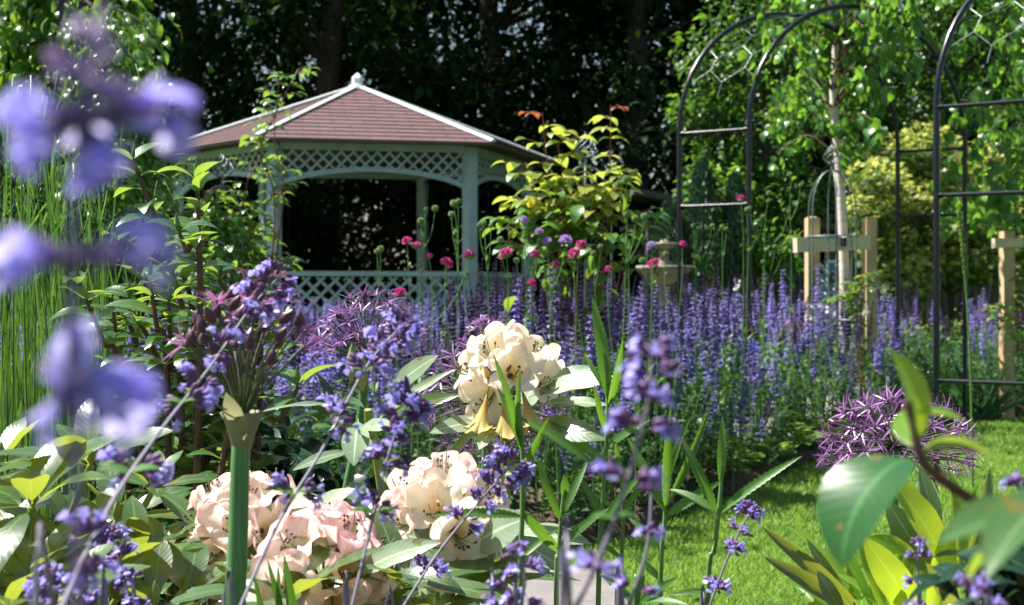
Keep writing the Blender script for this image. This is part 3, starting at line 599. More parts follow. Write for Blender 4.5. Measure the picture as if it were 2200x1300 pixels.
# ------------------------------------------------------------------ metal arches
def arch(label, L0, wv, dv, rungs, spring, rise, r=.0165, meshwire=True):
    L0 = np.array([*L0, 0.]); wv = np.array([*wv, 0.]); dv = np.array([*dv, 0.])
    t = thing('metal_arch', label, 'garden arch', L0 + wv / 2 + dv / 2, 'black tubular garden arches')
    th = np.linspace(0, PI, 29)
    def hp(o, a, rr=1.0): return o + wv * (1 - math.cos(a)) / 2 + np.array([0, 0, spring + rise * math.sin(a)])
    for o in (L0, L0 + dv):
        b = MB(); pts = [o, o + [0, 0, spring * .5]] + [hp(o, a) for a in th] + [o + wv + [0, 0, spring * .5], o + wv]; b.tube(pts, r, 10); b.build('hoop', M['arch_paint'], t)
    for side in (0, 1):
        for z in rungs:
            b = MB(); p = L0 + wv * side + [0, 0, z]; b.tube([p, p + dv], r * .72, 8)
            for q in (p + dv * .04, p + dv * .96): b.tube([q - dv * .03, q + dv * .03], r * 1.0, 8)
            b.build('rung', M['arch_paint'], t)
    if meshwire:
        b = MB(); na = 24; aa = np.linspace(.25, PI - .25, na)
        def q(i, s): return hp(L0, aa[min(i, na - 1)]) + dv * s - [0, 0, .012]
        S = [0, .25, .5, .75, 1]
        for i in range(0, na - 1, 2):
            for j in range(5):
                if (i // 2 + j) % 2 == 0: b.tube([q(i, S[j]), q(i + 1, S[j])], .003, 5, cap=False)
        for i in range(1, na - 1, 2):
            for j in range(4):
                if ((i - 1) // 2 + j) % 2 == 0: b.tube([q(i, S[j]), q(i + 1, S[j + 1])], .003, 5, cap=False)
                else: b.tube([q(i, S[j + 1]), q(i + 1, S[j])], .003, 5, cap=False)
        for i in ():
            for j in range(4):
                if (i + j) % 2 == 0: b.tube([q(i, S[j]), q(i + 1, S[j + 1])], .003, 5, cap=False)
                else: b.tube([q(i, S[j + 1]), q(i + 1, S[j])], .003, 5, cap=False)
        b.build('wire_mesh', M['mesh_wire'], t)
arch('black metal arch standing left of the white birch', (1.036, 8.2), (1.66, 1.07), (.384, -.25), [1.455, 1.905], 1.93, .82)
arch('black metal arch cut off by the right edge of the photo', (2.144, 6.7), (1.66, 1.07), (.384, -.25), [.485, 1.42, 1.865], 1.88, .82)

# ------------------------------------------------------------------ obelisks
def obelisk(label, px, fy, z, rad, dome_y, n=6):
    p = P(px, fy, z); t = thing('plant_obelisk', label, 'obelisk', (p[0], z, 0), 'wire obelisks with spiral finials'); zt = P(px, dome_y, z)[2]; R = rad
    for i in range(n):
        a = i * 2 * PI / n + .45; c = np.array([math.cos(a), math.sin(a), 0]); pts = [np.array([p[0], z, 0]) + c * R * 1.15]
        pts += [np.array([p[0], z, h]) + c * R for h in (zt - .9, zt - .45, zt - .25)]
        for f in np.linspace(.1, 1, 8): pts.append(np.array([p[0], z, zt - .25 + .25 * math.sin(f * PI / 2)]) + c * R * math.cos(f * PI / 2))
        b = MB(); b.tube(pts, .0048, 6); b.build('upright', M['wire'], t)
    for h in (zt - .42, zt - .95):
        b = MB(); th = np.linspace(0, 2 * PI, 33); b.tube(np.stack([p[0] + R * 1.0 * np.cos(th), z + R * np.sin(th), h + 0 * th], 1), .005, 6, cap=False); b.build('ring', M['wire'], t)
    b = MB(); hb = P(px, dome_y, z)[2]; Hf = P(px, fy - 26, z)[2] - hb
    b.tube([[p[0], z, hb - .02], [p[0], z, hb + Hf * .3]], .009, 8)
    for i in range(8):
        f = np.linspace(0, 1, 16); rr = .056 * (np.sin(PI * f ** .75)) ** .9 * (1 - f * .25) + .005; a = i * PI / 4 + f * 2.4; b.tube(np.stack([p[0] + rr * np.cos(a), z + rr * np.sin(a), hb + Hf * (.25 + .72 * f)], 1), .0038, 5, cap=False)
    b.tube([[p[0], z, hb + Hf * .95], [p[0], z, hb + Hf * 1.08]], [.008, .003], 6); b.build('spiral_finial', M['wire'], t)
obelisk('wire obelisk with spiral finial before the birch stake', 1788, 338, 8.4, .155, 366)
obelisk('wire obelisk inside the tall golden rose', 1258, 314, 6.9, .155, 356)
obelisk('wire obelisk within the rose left of the gazebo', 478, 358, 6.9, .145, 398)

# ------------------------------------------------------------------ fountain
fp = P(1427, 600, 12.0); t = thing('stone_fountain', 'two-tier weathered stone fountain between rose and left arch', 'fountain', (fp[0], 12, 0))
def zz(py): return P(0, py, 12)[2]
b = MB(); b.lathe((fp[0], 12, 0), [(.22, 0), (.22, .08), (.12, .14), (.075, .3), (.06, .5), (.08, .62), (.055, .70), (.06, zz(612))], 20); b.build('pedestal', M['stone'], t)
b = MB(); b.lathe((fp[0], 12, 0), [(.055, zz(612)), (.14, zz(600)), (.225, zz(584)), (.25, zz(576)), (.245, zz(571)), (.215, zz(573)), (.12, zz(580)), (.03, zz(582))], 48, wob=(.035, 12, .2)); b.build('lower_bowl', M['stone'], t)
b = MB(); b.lathe((fp[0], 12, 0), [(.07, zz(582)), (.085, zz(566)), (.05, zz(560)), (.04, zz(548)), (.055, zz(540)), (.04, zz(536))], 20); b.build('stem', M['stone'], t)
b = MB(); b.lathe((fp[0], 12, 0), [(.035, zz(537)), (.08, zz(532)), (.115, zz(526)), (.11, zz(522)), (.05, zz(526)), (.045, zz(520)), (.03, zz(516)), (.001, zz(514))], 40, wob=(.04, 10, .07)); b.build('upper_bowl', M['stone'], t)
b = MB(); b.lathe((fp[0], 12, 0), [(.3, .35), (.52, .52), (.56, .6), (.53, .6), (.4, .5), (.1, .48)], 48, wob=(.02, 16, .45)); b.build('basin', M['stone'], t)

# ------------------------------------------------------------------ flower border
FLO = pod(1, .32, 0, 4)
def spike_salvia(seed):
    r = np.random.default_rng(seed); b = MB(); h = .24; b.tube([[0, 0, -.3], [.004, 0, 0], [0, .003, h]], [.0024, .002, .001], 5, 1, cap=False); k = 15
    for i in range(k):
        f = i / k; z = f * h; n = 7 if f < .75 else 5; a = np.arange(n) * 2 * PI / n + r.uniform(0, 6); el = .25 + f * .9; s = (.019 - .010 * f) * r.uniform(.85, 1.2, n)
        D = np.stack([np.cos(a) * math.cos(el), np.sin(a) * math.cos(el), math.sin(el) + 0 * a], 1); b.inst(FLO, frames(D, [[0, 0, 1]] * n, np.stack([s, s, s], 1)), np.tile([0, 0, z], (n, 1)) + r.normal(0, .001, (n, 3)), 0)
    n = 10; a = r.uniform(0, 6.28, n); b.inst(FLO, frames(np.stack([np.cos(a) * .3, np.sin(a) * .3, 1 + 0 * a], 1), [[1, 0, 0]] * n, .012), np.tile([0, 0, h * .97], (n, 1)), 0)
    return b.mesh('flower_spike', [M['salvia'], M['stem_green']])
LIP = leafT(.9, 2, .3, 1.2, .1, .6, pw=.6)
def spike_cat(seed):
    r = np.random.default_rng(seed); b = MB(); h = .22; b.tube([[0, 0, -.3], [.004, 0, 0], [0, .003, h]], [.002, .0017, .001], 5, 2, cap=False); k = 9
    for i in range(k):
        f = i / k; z = h * f ** .85; n = int(11 - 5 * f); a = r.uniform(0, 6.28, n); s = (.017 - .007 * f) * r.uniform(.8, 1.2, n)
        D = np.stack([np.cos(a), np.sin(a), r.uniform(.1, .8, n)], 1); L = np.tile([0, 0, z], (n, 1)) + r.normal(0, .004, (n, 3)); b.inst(FLO, frames(D, [[0, 0, 1]] * n, s * .8), L, 1)
        b.inst(LIP, frames(nrm(D) + [0, 0, -.35], [[0, 0, 1]] * n, s * 1.0), L + nrm(D) * s[:, None] * .6, 0)
    return b.mesh('flower_spike', [M['catmint'], M['calyx'], M['stem_green']])
SAL = [spike_salvia(i) for i in range(4)]; CAT = [spike_cat(10 + i) for i in range(4)]
def clump_foliage(seed, h, rad, n, ls, m, ns=14):
    r = np.random.default_rng(seed); b = MB()
    a = r.uniform(0, 6.28, ns); R = rad * np.sqrt(r.uniform(0, 1, ns))
    tip = np.stack([R * np.cos(a), R * np.sin(a), h * r.uniform(.75, 1.05, ns)], 1); bs = tip * [.3, .3, 0]
    for p, q in zip(bs, tip): b.tube(smoothpath([p, (p + q) / 2 + [0, 0, .02], q], 5), [.0028, .0026, .0022, .002, .0015], 4, 1, cap=False)
    i = r.integers(0, ns, n); f = r.uniform(.05, 1, n) ** .8; L = bs[i] + (tip[i] - bs[i]) * f[:, None]; d = r.normal(size=(n, 3)) * [1, 1, .35] + [0, 0, .35]
    b.inst(leafT(.36, 3, .2, .9, .25), frames(d, nrm(r.normal(size=(n, 3)) * .3 + [0, 0, 1]), ls * r.uniform(.6, 1.25, n)), L, 0)
    return b.mesh('foliage', [m, M['stem_green']])
FOL_S = [clump_foliage(80 + i, .60, .20, 420, .052, M['border_leaf']) for i in range(3)]
FOL_C = [clump_foliage(90 + i, .62, .23, 520, .036, M['border_leaf']) for i in range(3)]
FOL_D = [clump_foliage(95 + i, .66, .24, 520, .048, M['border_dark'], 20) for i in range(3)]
def where(x, y):
    px = 1100 + x * F / y; dep = (y - edge(x)) / (far_edge(x) - edge(x))
    d = 'front edge' if dep < .33 else ('middle' if dep < .66 else 'back')
    col = ('behind the tall grass at far left' if px < 300 else 'behind the glossy-leaved shrub' if px < 620 else 'below the gazebo post and left lattice' if px < 830 else 'in front of the gazebo rail' if px < 1060 else
           'below the tall golden rose' if px < 1340 else 'before the stone fountain' if px < 1500 else 'around the legs of the left arch' if px < 1680 else 'before the staked birch' if px < 1880 else 'under the yellow maple' if px < 2060 else 'by the right-edge stake')
    return d, col
rng = np.random.default_rng(77); cnt = 0; r3 = np.random.default_rng(5)
xs = np.arange(-4.6, 4.9, .37)
for x0 in xs:
    y0 = edge(x0) + .28
    while y0 < far_edge(x0) - .1:
        x, y = x0 + U(-.13, .13), y0 + U(-.12, .12); y0 += .34 + max(0, (y0 - 8.5)) * .05; px = 1100 + x * F / y
        if px < -60 or px > 2260: continue
        if px < 560 and y > 8.5: continue
        dep = (y - edge(x)) / (far_edge(x) - edge(x)); d, col = where(x, y)
        u = U(0, 1)
        if px > 1900 and dep < .5: kind = 'g' if u < .7 else 'c'
        elif dep < .10: kind = 'g' if u < .5 else 'c'
        elif 940 < px < 1420 and dep < .5 and u < .72: kind = 's'
        elif px > 1000 and u < (.7 if dep > .5 else .5): kind = 's'
        elif px > 620 and px <= 1000 and u < .3: kind = 's'
        elif u < .92: kind = 'c'
        else: kind = 'g'
        nm, cat, lab, gr = {'s': ('salvia_plant', 'salvia', 'dark purple salvia', 'dark purple salvias in the border'), 'c': ('catmint_plant', 'catmint', 'soft blue-violet catmint', 'blue catmints in the border'), 'g': ('border_plant', 'plant', 'leafy green plant', 'green leafy plants in the border')}[kind]
        t = thing(nm, f'{lab}, {d} of border, {col}', cat, (x, y, .03), f'{gr}, {d}, {col}'); t.rotation_euler.z = U(0, 6.28)
        s = {'s': U(.98, 1.2), 'c': U(.9, 1.22), 'g': U(.75, 1.02)}[kind]
        if dep < .2: s *= .78 + dep * 1.1
        if px < 1000: s *= .86
        t.scale = (1, 1, s); cnt += 1; k = rng.integers(0, 3)
        objof('foliage', (FOL_S if kind == 's' else FOL_C if kind == 'c' else FOL_D)[k], t, sc=(U(.9, 1.15), U(.9, 1.15), 1))
        ns = 0 if kind == 'g' else (rng.integers(9, 13) if kind == 's' else rng.integers(17, 24))
        for i in range(ns):
            a = U(0, 6.28); R = .23 * math.sqrt(U(0, 1)) + .01; hh = U(.42, .66) if kind == 's' else (U(.44, .68) if U(0, 1) < .55 else U(.15, .5))
            z_lo = 1
            objof('flower_spike', (SAL if kind == 's' else CAT)[rng.integers(0, 4)], t, (R * math.cos(a), R * math.sin(a), hh), (rng.normal(0, .13), rng.normal(0, .13), U(0, 6)), (lambda w_, h_: (w_, w_, h_))(*((U(.75, 1.05), U(.6, 1.35)) if kind == 's' else (U(.8, 1.15), U(.6, 1.25)))))
print('border clumps', cnt)
# low filling ground cover
N = 26000; gx = U(-4.8, 4.9, N); gy = edge(gx) + .06 + U(0, 1, N) ** 1.5 * (far_edge(gx) - edge(gx) - .1); h = np.clip((gy - edge(gx)) * .9, .04, .38)
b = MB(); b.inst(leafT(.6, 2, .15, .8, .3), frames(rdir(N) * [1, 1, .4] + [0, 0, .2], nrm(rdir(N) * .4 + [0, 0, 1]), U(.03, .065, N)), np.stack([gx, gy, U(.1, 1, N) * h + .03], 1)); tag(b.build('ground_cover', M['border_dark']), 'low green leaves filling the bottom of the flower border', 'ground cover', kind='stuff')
# tiarella along the edge : palmate leaves + pale spikes
WL = palmT(5); b0 = pod(1, .5, 0, 4)
def tiarella(seed):
    r = np.random.default_rng(seed); b = MB(); n = 34; a = r.uniform(0, 6.28, n); R = .17 * np.sqrt(r.uniform(0, 1, n)); L = np.stack([R * np.cos(a), R * np.sin(a), .06 + .13 * (1 - R / .2) + r.uniform(0, .04, n)], 1)
    for q in L: b.tube([q * [.2, .2, 0], q], .0015, 4, 1, cap=False)
    wide = [(V * [1, 1.5, 1], Fc, UV, 0) for V, Fc, UV, _ in WL]; b.inst(wide, frames(np.stack([np.cos(a), np.sin(a), .1 + 0 * a], 1), nrm(r.normal(size=(n, 3)) * .25 + [0, -.2, 1]), r.uniform(.05, .085, n)), L, 0); fo = b.mesh('foliage', [M['lime_cover'], M['stem_green']])
    b = MB(); b.tube([[0, 0, 0], [.01, 0, .32]], .0015, 4, 1, cap=False); n = 60; f = r.uniform(0, 1, n); a = r.uniform(0, 6.28, n); R = .013 * (1 - f * .6); b.inst(b0, frames(np.stack([np.cos(a), np.sin(a), .5 + 0 * a], 1), [[0, 0, 1]] * n, .008), np.stack([R * np.cos(a), R * np.sin(a), .2 + f * .12], 1), 0)
    return fo, b.mesh('flower_spike', [M['white_petal'], M['stem_green']])
TI = [tiarella(i) for i in range(2)]
for i, x in enumerate(np.arange(1.0, 2.75, .2)):
    y = edge(x) + .13 + U(-.03, .06); t = thing('foamflower_plant', 'low lime-leaved foamflower on the bed edge, ' + ('nearest the soil by the serrated stems' if x < 1.5 else 'midway along the curve' if x < 2.1 else 'beside the large allium over the lawn'), 'foamflower', (x, y, .04), f'foamflowers edging the bed {int((x > 1.5)) + int(x > 2.1)}'); t.rotation_euler.z = U(0, 6); objof('foliage', TI[i % 2][0], t, sc=U(.8, 1.2))
    for j in range(rng.integers(1, 4)): objof('flower_spike', TI[i % 2][1], t, (U(-.1, .1), U(-.1, .1), 0), (U(-.2, .2), U(-.2, .2), 0), U(.8, 1.1))
# yellow and white filler flowers, irises
def small_flowers(name, label, cat, spots, m, z, nfl, s, grp=None):
    for (px, py) in spots:
        p = P(px, py, z); t = thing(name, label, cat, (p[0], z, .03), grp); b = MB()
        pts = p + rng.normal(0, .05, (nfl, 3)) * [1, 1, .8]
        for q in pts: b.tube([[p[0], z, .03], q], .0015, 4, 0, cap=False)
        b.build('stem', M['stem_green'], t)
        for q in pts: f = MB(); n = 5; f.inst(LIP, frames(rdir(n) + [0, -.2, .3], rdir(n), s), np.tile(q, (n, 1))); f.build('flower', m, t)
small_flowers('white_flower', 'small white flowers among the salvias before the birch stake', 'flower', [(1590, 620), (1755, 660), (1765, 690), (1855, 668), (1850, 640)], M['white_petal'], 8.3, 4, .022, 'white flowers before the birch')
small_flowers('yellow_flower', 'patch of small yellow-green flowers below the yellow maple', 'flower', [(1930, 700), (1955, 715), (1975, 705), (1915, 725), (2055, 680)], M['yellow_petal'], 9.9, 6, .014, 'yellow flowers below the maple')
small_flowers('iris', 'vivid blue iris flower among the catmint before the left arch', 'iris', [(1616, 722)], M['blue_iris'], 7.2, 1, .05)
small_flowers('iris', 'vivid blue iris flower beside the blurred catmint in the centre', 'iris', [(1366, 790)], M['blue_iris'], 3.2, 1, .03)
# strappy plant at right
p = P(2105, 905, 9.5); t = thing('iris_plant', 'clump of blue-green sword leaves at the right end of the bed', 'iris plant', (p[0], 9.5, .02)); b = MB(); n = 34
a = U(-1.05, 1.05, n); D = np.stack([np.sin(a) * .9, U(-.35, .35, n), np.cos(a)], 1)
for j, dd in enumerate(D): b.inst(leafT(.055, 8, .3, U(.1, .7), .2, .3, pw=.5), frames([dd], [[dd[2] * (1 if dd[0] > 0 else -1), -.6, .4]], U(.35, .62)), np.array([[p[0] + U(-.06, .06), 9.5 + U(-.06, .06), .02]]))
b.build('leaves', M['iris_leaf'], t)

# ------------------------------------------------------------------ roses on obelisks
def rose(label, base, shoots, z, ls, mats_, seed, fill, leaf=(.58, 5, .2, 1.1, .3), goldtop=None, nfill=300):
    global rng
    rng = np.random.default_rng(seed); t = thing('rose_bush', label, 'rose', (*base, 0)); b = MB(); lf = MB(); T = leafT(*leaf)
    for s in shoots:
        pts = [np.array([base[0] + U(-.06, .06), base[1], 0])] + [P(x, y, z + U(-.12, .12)) for x, y in s]; n = 10 * len(pts); pth = smoothpath(pts, n); b.tube(pth, np.linspace(.005, .002, n), 6)
        k0 = int(n * .35); k1 = n
        for i in range(k0, k1, 2):
            q = pth[i]; m_ = 3; a = U(0, 6.28); side = nrm([math.cos(a), math.sin(a) * .7, U(-.1, .35)]); e = q + side * ls * 1.1; b.tube([q, (q + e) / 2 + [0, 0, .01], e], .0015, 4, cap=False)
            mi = 0
            if goldtop is not None: mi = 1 if q[2] > goldtop - U(0, .35) else 0
            if goldtop is not None and i > n - 3 and pth[-1][2] > 1.65: mi = 2
            cr = np.cross(side, [0, 0, 1]); D = [side + [0, 0, -.35], side * .3 + cr + [0, 0, -.3], side * .3 - cr + [0, 0, -.3]]; Lp = [e, (q + e) / 2, (q + e) / 2]
            lf.inst(T, frames(D, nrm(rdir(3) * .35 + [0, -.1, 1]), ls * U(.7, 1.2, 3) * (.6 if mi == 2 else 1)), Lp, mi)
    cc = [P(x, y, z + U(-.2, .2)) for x, y, r in fill]; rr = [r for *_, r in fill]
    if nfill: blob(lf, cc, rr, nfill, ls, T, 0, .9, shell=.5, droop=.5)
    b.build('stems', M['stem_red'], t); return t, lf
t, lf = rose('tall rose with golden young leaves and red shoot tips right of gazebo', (.33, 6.2), [[(1190, 560), (1180, 400), (1165, 240)], [(1200, 560), (1215, 420), (1195, 300)], [(1300, 560), (1310, 400), (1312, 225)], [(1290, 560), (1300, 440), (1345, 370)], [(1230, 560), (1150, 450), (1125, 440)], [(1270, 600), (1270, 480), (1268, 400)], [(1330, 600), (1345, 500), (1370, 460)], [(1180, 600), (1120, 520), (1110, 470)], [(1240, 560), (1180, 480), (1130, 350)], [(1210, 500), (1240, 420), (1230, 380)]], 6.2, .095, None, 71,
      [(1190, 480, .2), (1150, 530, .2), (1230, 470, .2), (1290, 520, .2), (1230, 560, .22), (1330, 560, .15), (1180, 600, .2), (1290, 600, .2)], goldtop=1.5, nfill=90)
lf.build('leaves', [M['rose_leaf'], M['rose_gold'], M['rose_red']], t)
b = MB(); q = P(1150, 440, 6.1); n = 16; b.inst(LIP, frames(rdir(n) + [0, -.5, .5], rdir(n), .05), np.tile(q, (n, 1))); fl = b.build('flower', M['yellow_petal'], t); fl['label'] = 'pale yellow rose bloom'
t, lf = rose('airy climbing rose on the obelisk at the left of the gazebo', (-1.3, 6.3), [[(590, 480), (560, 330), (595, 240), (640, 150)], [(600, 500), (610, 400), (590, 300), (600, 170)], [(480, 560), (440, 430), (430, 340)], [(500, 560), (520, 450), (540, 350)], [(450, 560), (400, 480), (370, 440)], [(530, 560), (560, 470), (580, 420)], [(480, 560), (480, 480), (500, 420)], [(560, 600), (600, 560), (640, 580)], [(430, 600), (400, 560), (380, 500)], [(470, 600), (450, 500), (460, 440)]], 6.3, .062, None, 72,
      [(470, 480, .16), (520, 520, .18), (430, 540, .18), (500, 580, .22), (560, 590, .12), (440, 600, .2), (540, 620, .2)], nfill=620)
lf.build('leaves', [M['rose_leaf']], t)
# pale rose leaves near the stake
t, lf = rose('low rose shoot with green and amber leaves at the birch foot', (2.15, 8.2), [[(1850, 640), (1862, 590)], [(1840, 650), (1835, 610)], [(1830, 660), (1800, 640)]], 8.2, .06, None, 73, [(1830, 650, .08)], nfill=14)
lf.build('leaves', [M['rose_leaf']], t)
t, lf = rose('rose shoot leaning beside the right-edge stake', (3.75, 9.3), [[(2180, 680), (2185, 600)], [(2170, 700), (2130, 655)], [(2190, 700), (2215, 640)]], 9.3, .07, None, 74, [(2170, 700, .1)], nfill=20)
lf.build('leaves', [M['rose_leaf']], t)

# ------------------------------------------------------------------ knautia (magenta pincushions) and seed heads
def knaut_head(seed, m):
    r = np.random.default_rng(seed); b = MB(); n = 90; ph = np.arccos(1 - r.uniform(0, 1, n) * 1.05); a = r.uniform(0, 6.28, n); D = np.stack([np.sin(ph) * np.cos(a), np.sin(ph) * np.sin(a), np.cos(ph)], 1)
    b.inst(leafT(.5, 2, .2, .6, .2, .7, pw=.6), frames(D, D + r.normal(size=(n, 3)), r.uniform(.007, .010, n)), D * .006, 0); n = 60; ph = r.uniform(0, .9, n); a = r.uniform(0, 6.28, n); D = np.stack([np.sin(ph) * np.cos(a), np.sin(ph) * np.sin(a), np.cos(ph)], 1); b.inst(FLO, frames(D, D + r.normal(size=(n, 3)), .006), D * .008, 0)
    n = 9; a = np.arange(n) * 2 * PI / n; b.inst(leafT(.4, 2), frames(np.stack([np.cos(a), np.sin(a), -.35 + 0 * a], 1), [[0, 0, 1]] * n, .012), np.zeros((n, 3)) - [0, 0, .001], 1); return b.mesh('flower_head', [m, M['stem_green']])
KH = [knaut_head(i, M['magenta']) for i in range(3)]; KL = [knaut_head(5 + i, M['lilac']) for i in range(2)]
def seedhead():
    b = MB(); n = 70; i = np.arange(n); ph = np.arccos(1 - 2 * (i + .5) / n); a = i * 2.4; D = np.stack([np.sin(ph) * np.cos(a), np.sin(ph) * np.sin(a), np.cos(ph)], 1); b.inst(pod(1, .35), frames(D, [[.3, .2, .9]] * n, .0052), D * .0035); return b.mesh('seed_head', M['knseed'])
M['knseed'] = leafmat('knseed', (.16, .28, .08), (.26, .4, .14), (.4, .55, .2), .5, .3); SH = seedhead()
Lk = leafT(.2, 5, .2, .8, .3, .4)
def stem_leaves(b, p, n, s):
    D = np.stack([U(-1, 1, n), U(-.5, .5, n), U(.3, .9, n)], 1); b.inst(Lk, frames(D, [[0, 0, 1]] * n, s), np.tile(p, (n, 1)), 1)
def knautia(px, py, z, kind, heads=None, lab=''):
    z0 = z; z = max(z, 4.75)
    while edge((px - 1100) * z / F) + .2 > z: z += .1
    tip = P(px, py, z); bx = tip[0] + U(-.08, .08); name = {'m': 'magenta', 'l': 'pale lilac', 's': 'green'}[kind]
    t = thing('scabious', lab, 'scabious', (bx, z, .03)); b = MB(); bot = np.array([bx, z, .03]); mid = (bot + tip) / 2 + [U(-.03, .03), 0, 0]
    pth = smoothpath([bot, mid, tip * .85 + bot * .15 + [U(-.015, .015), 0, 0], tip], 18); b.tube(pth, np.linspace(.0032, .0014, 18), 5, 0); stem_leaves(b, mid, 4, .07); stem_leaves(b, pth[13], 2, .03)
    hs = [(tip, kind)]
    for (hx, hy, kk) in (heads or []):
        e = P(hx, hy, z + U(-.05, .05)); q = pth[min(17, int(np.argmin(np.abs(pth[:, 2] - (e[2] - .14 - .9 * abs(e[0] - tip[0]))))))]; b.tube(smoothpath([q, (q + e) / 2 + [(e[0] - q[0]) * .2, 0, -.01], e], 8), np.linspace(.0018, .0012, 8), 5, 0); stem_leaves(b, q, 2, .035); hs.append((e, kk))
    b.build('stem', [M['stem_green'], M['border_leaf']], t)
    for e, kk in hs: objof('seed_head' if kk == 's' else 'flower_head', SH if kk == 's' else (KH if kk == 'm' else KL)[rng.integers(0, 2)], t, e, (U(-.2, .9), U(-.7, .7), U(0, 6)), U(.72, 1.25) * min(1.75, z / 3.1) * (1.15 if z0 < 3 else 1.0 if kk != 's' else .9), world=True)
rng = np.random.default_rng(91)
KN = [(1140, 612, 2.9, 'm', [], 'largest magenta scabious head facing the viewer low in front'), (875, 520, 3.6, 'm', [(1010, 550, 's')], 'uppermost left magenta scabious flower before dark gazebo opening'),
      (895, 530, 3.6, 'm', [], 'magenta scabious second from left above the border'), (922, 553, 3.6, 'm', [], 'pinkish scabious just left of the gazebo post row'), (958, 568, 3.3, 'm', [], 'flat magenta scabious left of the front gazebo post'), (1009, 550, 3.5, 'm', [], 'magenta scabious right against the gazebo post'),
      (1088, 548, 3.8, 'm', [(1075, 515, 's')], 'small magenta scabious just right of the gazebo post'), (1148, 548, 3.9, 'm', [], 'small red-magenta scabious left of the rose'), (1193, 570, 3.5, 'm', [(1180, 590, 's')], 'magenta scabious below the rose foliage'), (1235, 548, 3.4, 'm', [], 'round magenta scabious in front of the rose, lower of a pair'),
      (1247, 530, 3.6, 'm', [], 'magenta scabious in front of the rose, upper of a pair'), (1308, 580, 3.8, 'm', [], 'crimson scabious below the right side of the rose'), (1402, 571, 3.6, 'm', [], 'magenta scabious overlapping the fountain bowl'), (1410, 565, 4.2, 'm', [], 'small magenta scabious behind the one at the fountain'), (1466, 527, 3.5, 'm', [], 'magenta scabious standing free right of the fountain top'),
      (1592, 428, 4.0, 'm', [], 'highest magenta scabious on the arch rung'), (860, 632, 3.3, 'm', [], 'magenta scabious low before the gazebo lattice'), (1158, 500, 3.8, 'l', [], 'pale lilac scabious highest in front of the rose'), (1176, 522, 3.9, 'l', [(1215, 520, 'l')], 'lilac scabious pair in the rose foliage'), (1124, 475, 3.9, 'l', [], 'pale lilac scabious at the left of the rose'), (1400, 530, 3.8, 'l', [], 'pale scabious left of the fountain top'),
      (915, 450, 3.9, 's', [(935, 448, 's'), (905, 475, 's')], 'tall green seed-headed scabious before the gazebo opening'), (975, 437, 3.9, 's', [(985, 432, 's'), (970, 460, 's'), (980, 500, 's')], 'tallest green scabious beside the front gazebo post'), (1040, 480, 3.9, 's', [(1055, 485, 's'), (1030, 483, 's')], 'green seed-headed scabious just right of gazebo post'), (810, 540, 3.7, 's', [(818, 535, 's')], 'arching green scabious bud stem in the gazebo opening'),
      (1345, 385, 4.0, 's', [(1250, 385, 's'), (1330, 395, 's')], 'tall green scabious crossing the right side of rose'), (1345, 460, 4.0, 's', [(1385, 465, 's'), (1365, 470, 's')], 'green forked scabious between rose and fountain'), (1490, 485, 4.1, 's', [(1530, 485, 's'), (1497, 492, 's')], 'forked green scabious inside the left arch'), (1552, 487, 4.1, 's', [(1560, 492, 's')], 'thin green scabious bud stem near arch leg'),
      (1652, 415, 4.1, 's', [(1610, 448, 's'), (1695, 455, 's')], 'tall branched green scabious right of the arch'), (1697, 375, 4.1, 's', [(1720, 398, 's'), (1685, 452, 's')], 'tallest green scabious between arch and birch'), (1605, 450, 4.0, 's', [(1640, 465, 's'), (1630, 475, 's')], 'branched green scabious on the arch leg'), (1640, 563, 4.2, 's', [(1665, 530, 's'), (1685, 525, 's')], 'low green scabious left of the birch stake'),
      (1160, 520, 3.7, 's', [(1130, 490, 's'), (1110, 560, 's')], 'green seed-headed scabious left of the rose base'), (1430, 545, 3.9, 's', [(1380, 560, 's')], 'seed-headed scabious in front of the fountain'), (1275, 545, 3.8, 's', [(1290, 530, 's')], 'seed-headed scabious below centre of the rose')]
for (px, py, z, k, hd, lb) in KN: knautia(px, py, z, k, hd, lb)

# ------------------------------------------------------------------ alliums
def starT(npet=6, l=.017, wd=.12):
    out = []
    for i in range(npet):
        a = i * 2 * PI / npet; V, Fc, UV, _ = leafT(wd, 3, .3, .3, .15, .3)[0]; V = V * l; R = np.array([[math.cos(a) * .92, -math.sin(a), 0], [math.sin(a) * .92, math.cos(a), 0], [.38, 0, 1]]); out.append((V @ R.T, Fc, UV, 0))
    o2 = pod(.0035, .0022, 1, 5); Vp = o2[0][0]; out.append((np.stack([-Vp[:, 1], Vp[:, 2], Vp[:, 0]], 1), o2[0][1], o2[0][2], 1))
    return out
def starmesh(l, m): b = MB(); T = starT(6, l); b.inst(T, np.eye(3)[None], [[0, 0, 0]]); return b.mesh('floret', [m, M['seed']])
STAR = starmesh(.026, M['star']); STARP = starmesh(.030, M['star_pink'])
def rot_to(d):
    q = Vector([float(v) for v in d]).to_track_quat('Z', 'Y'); return q
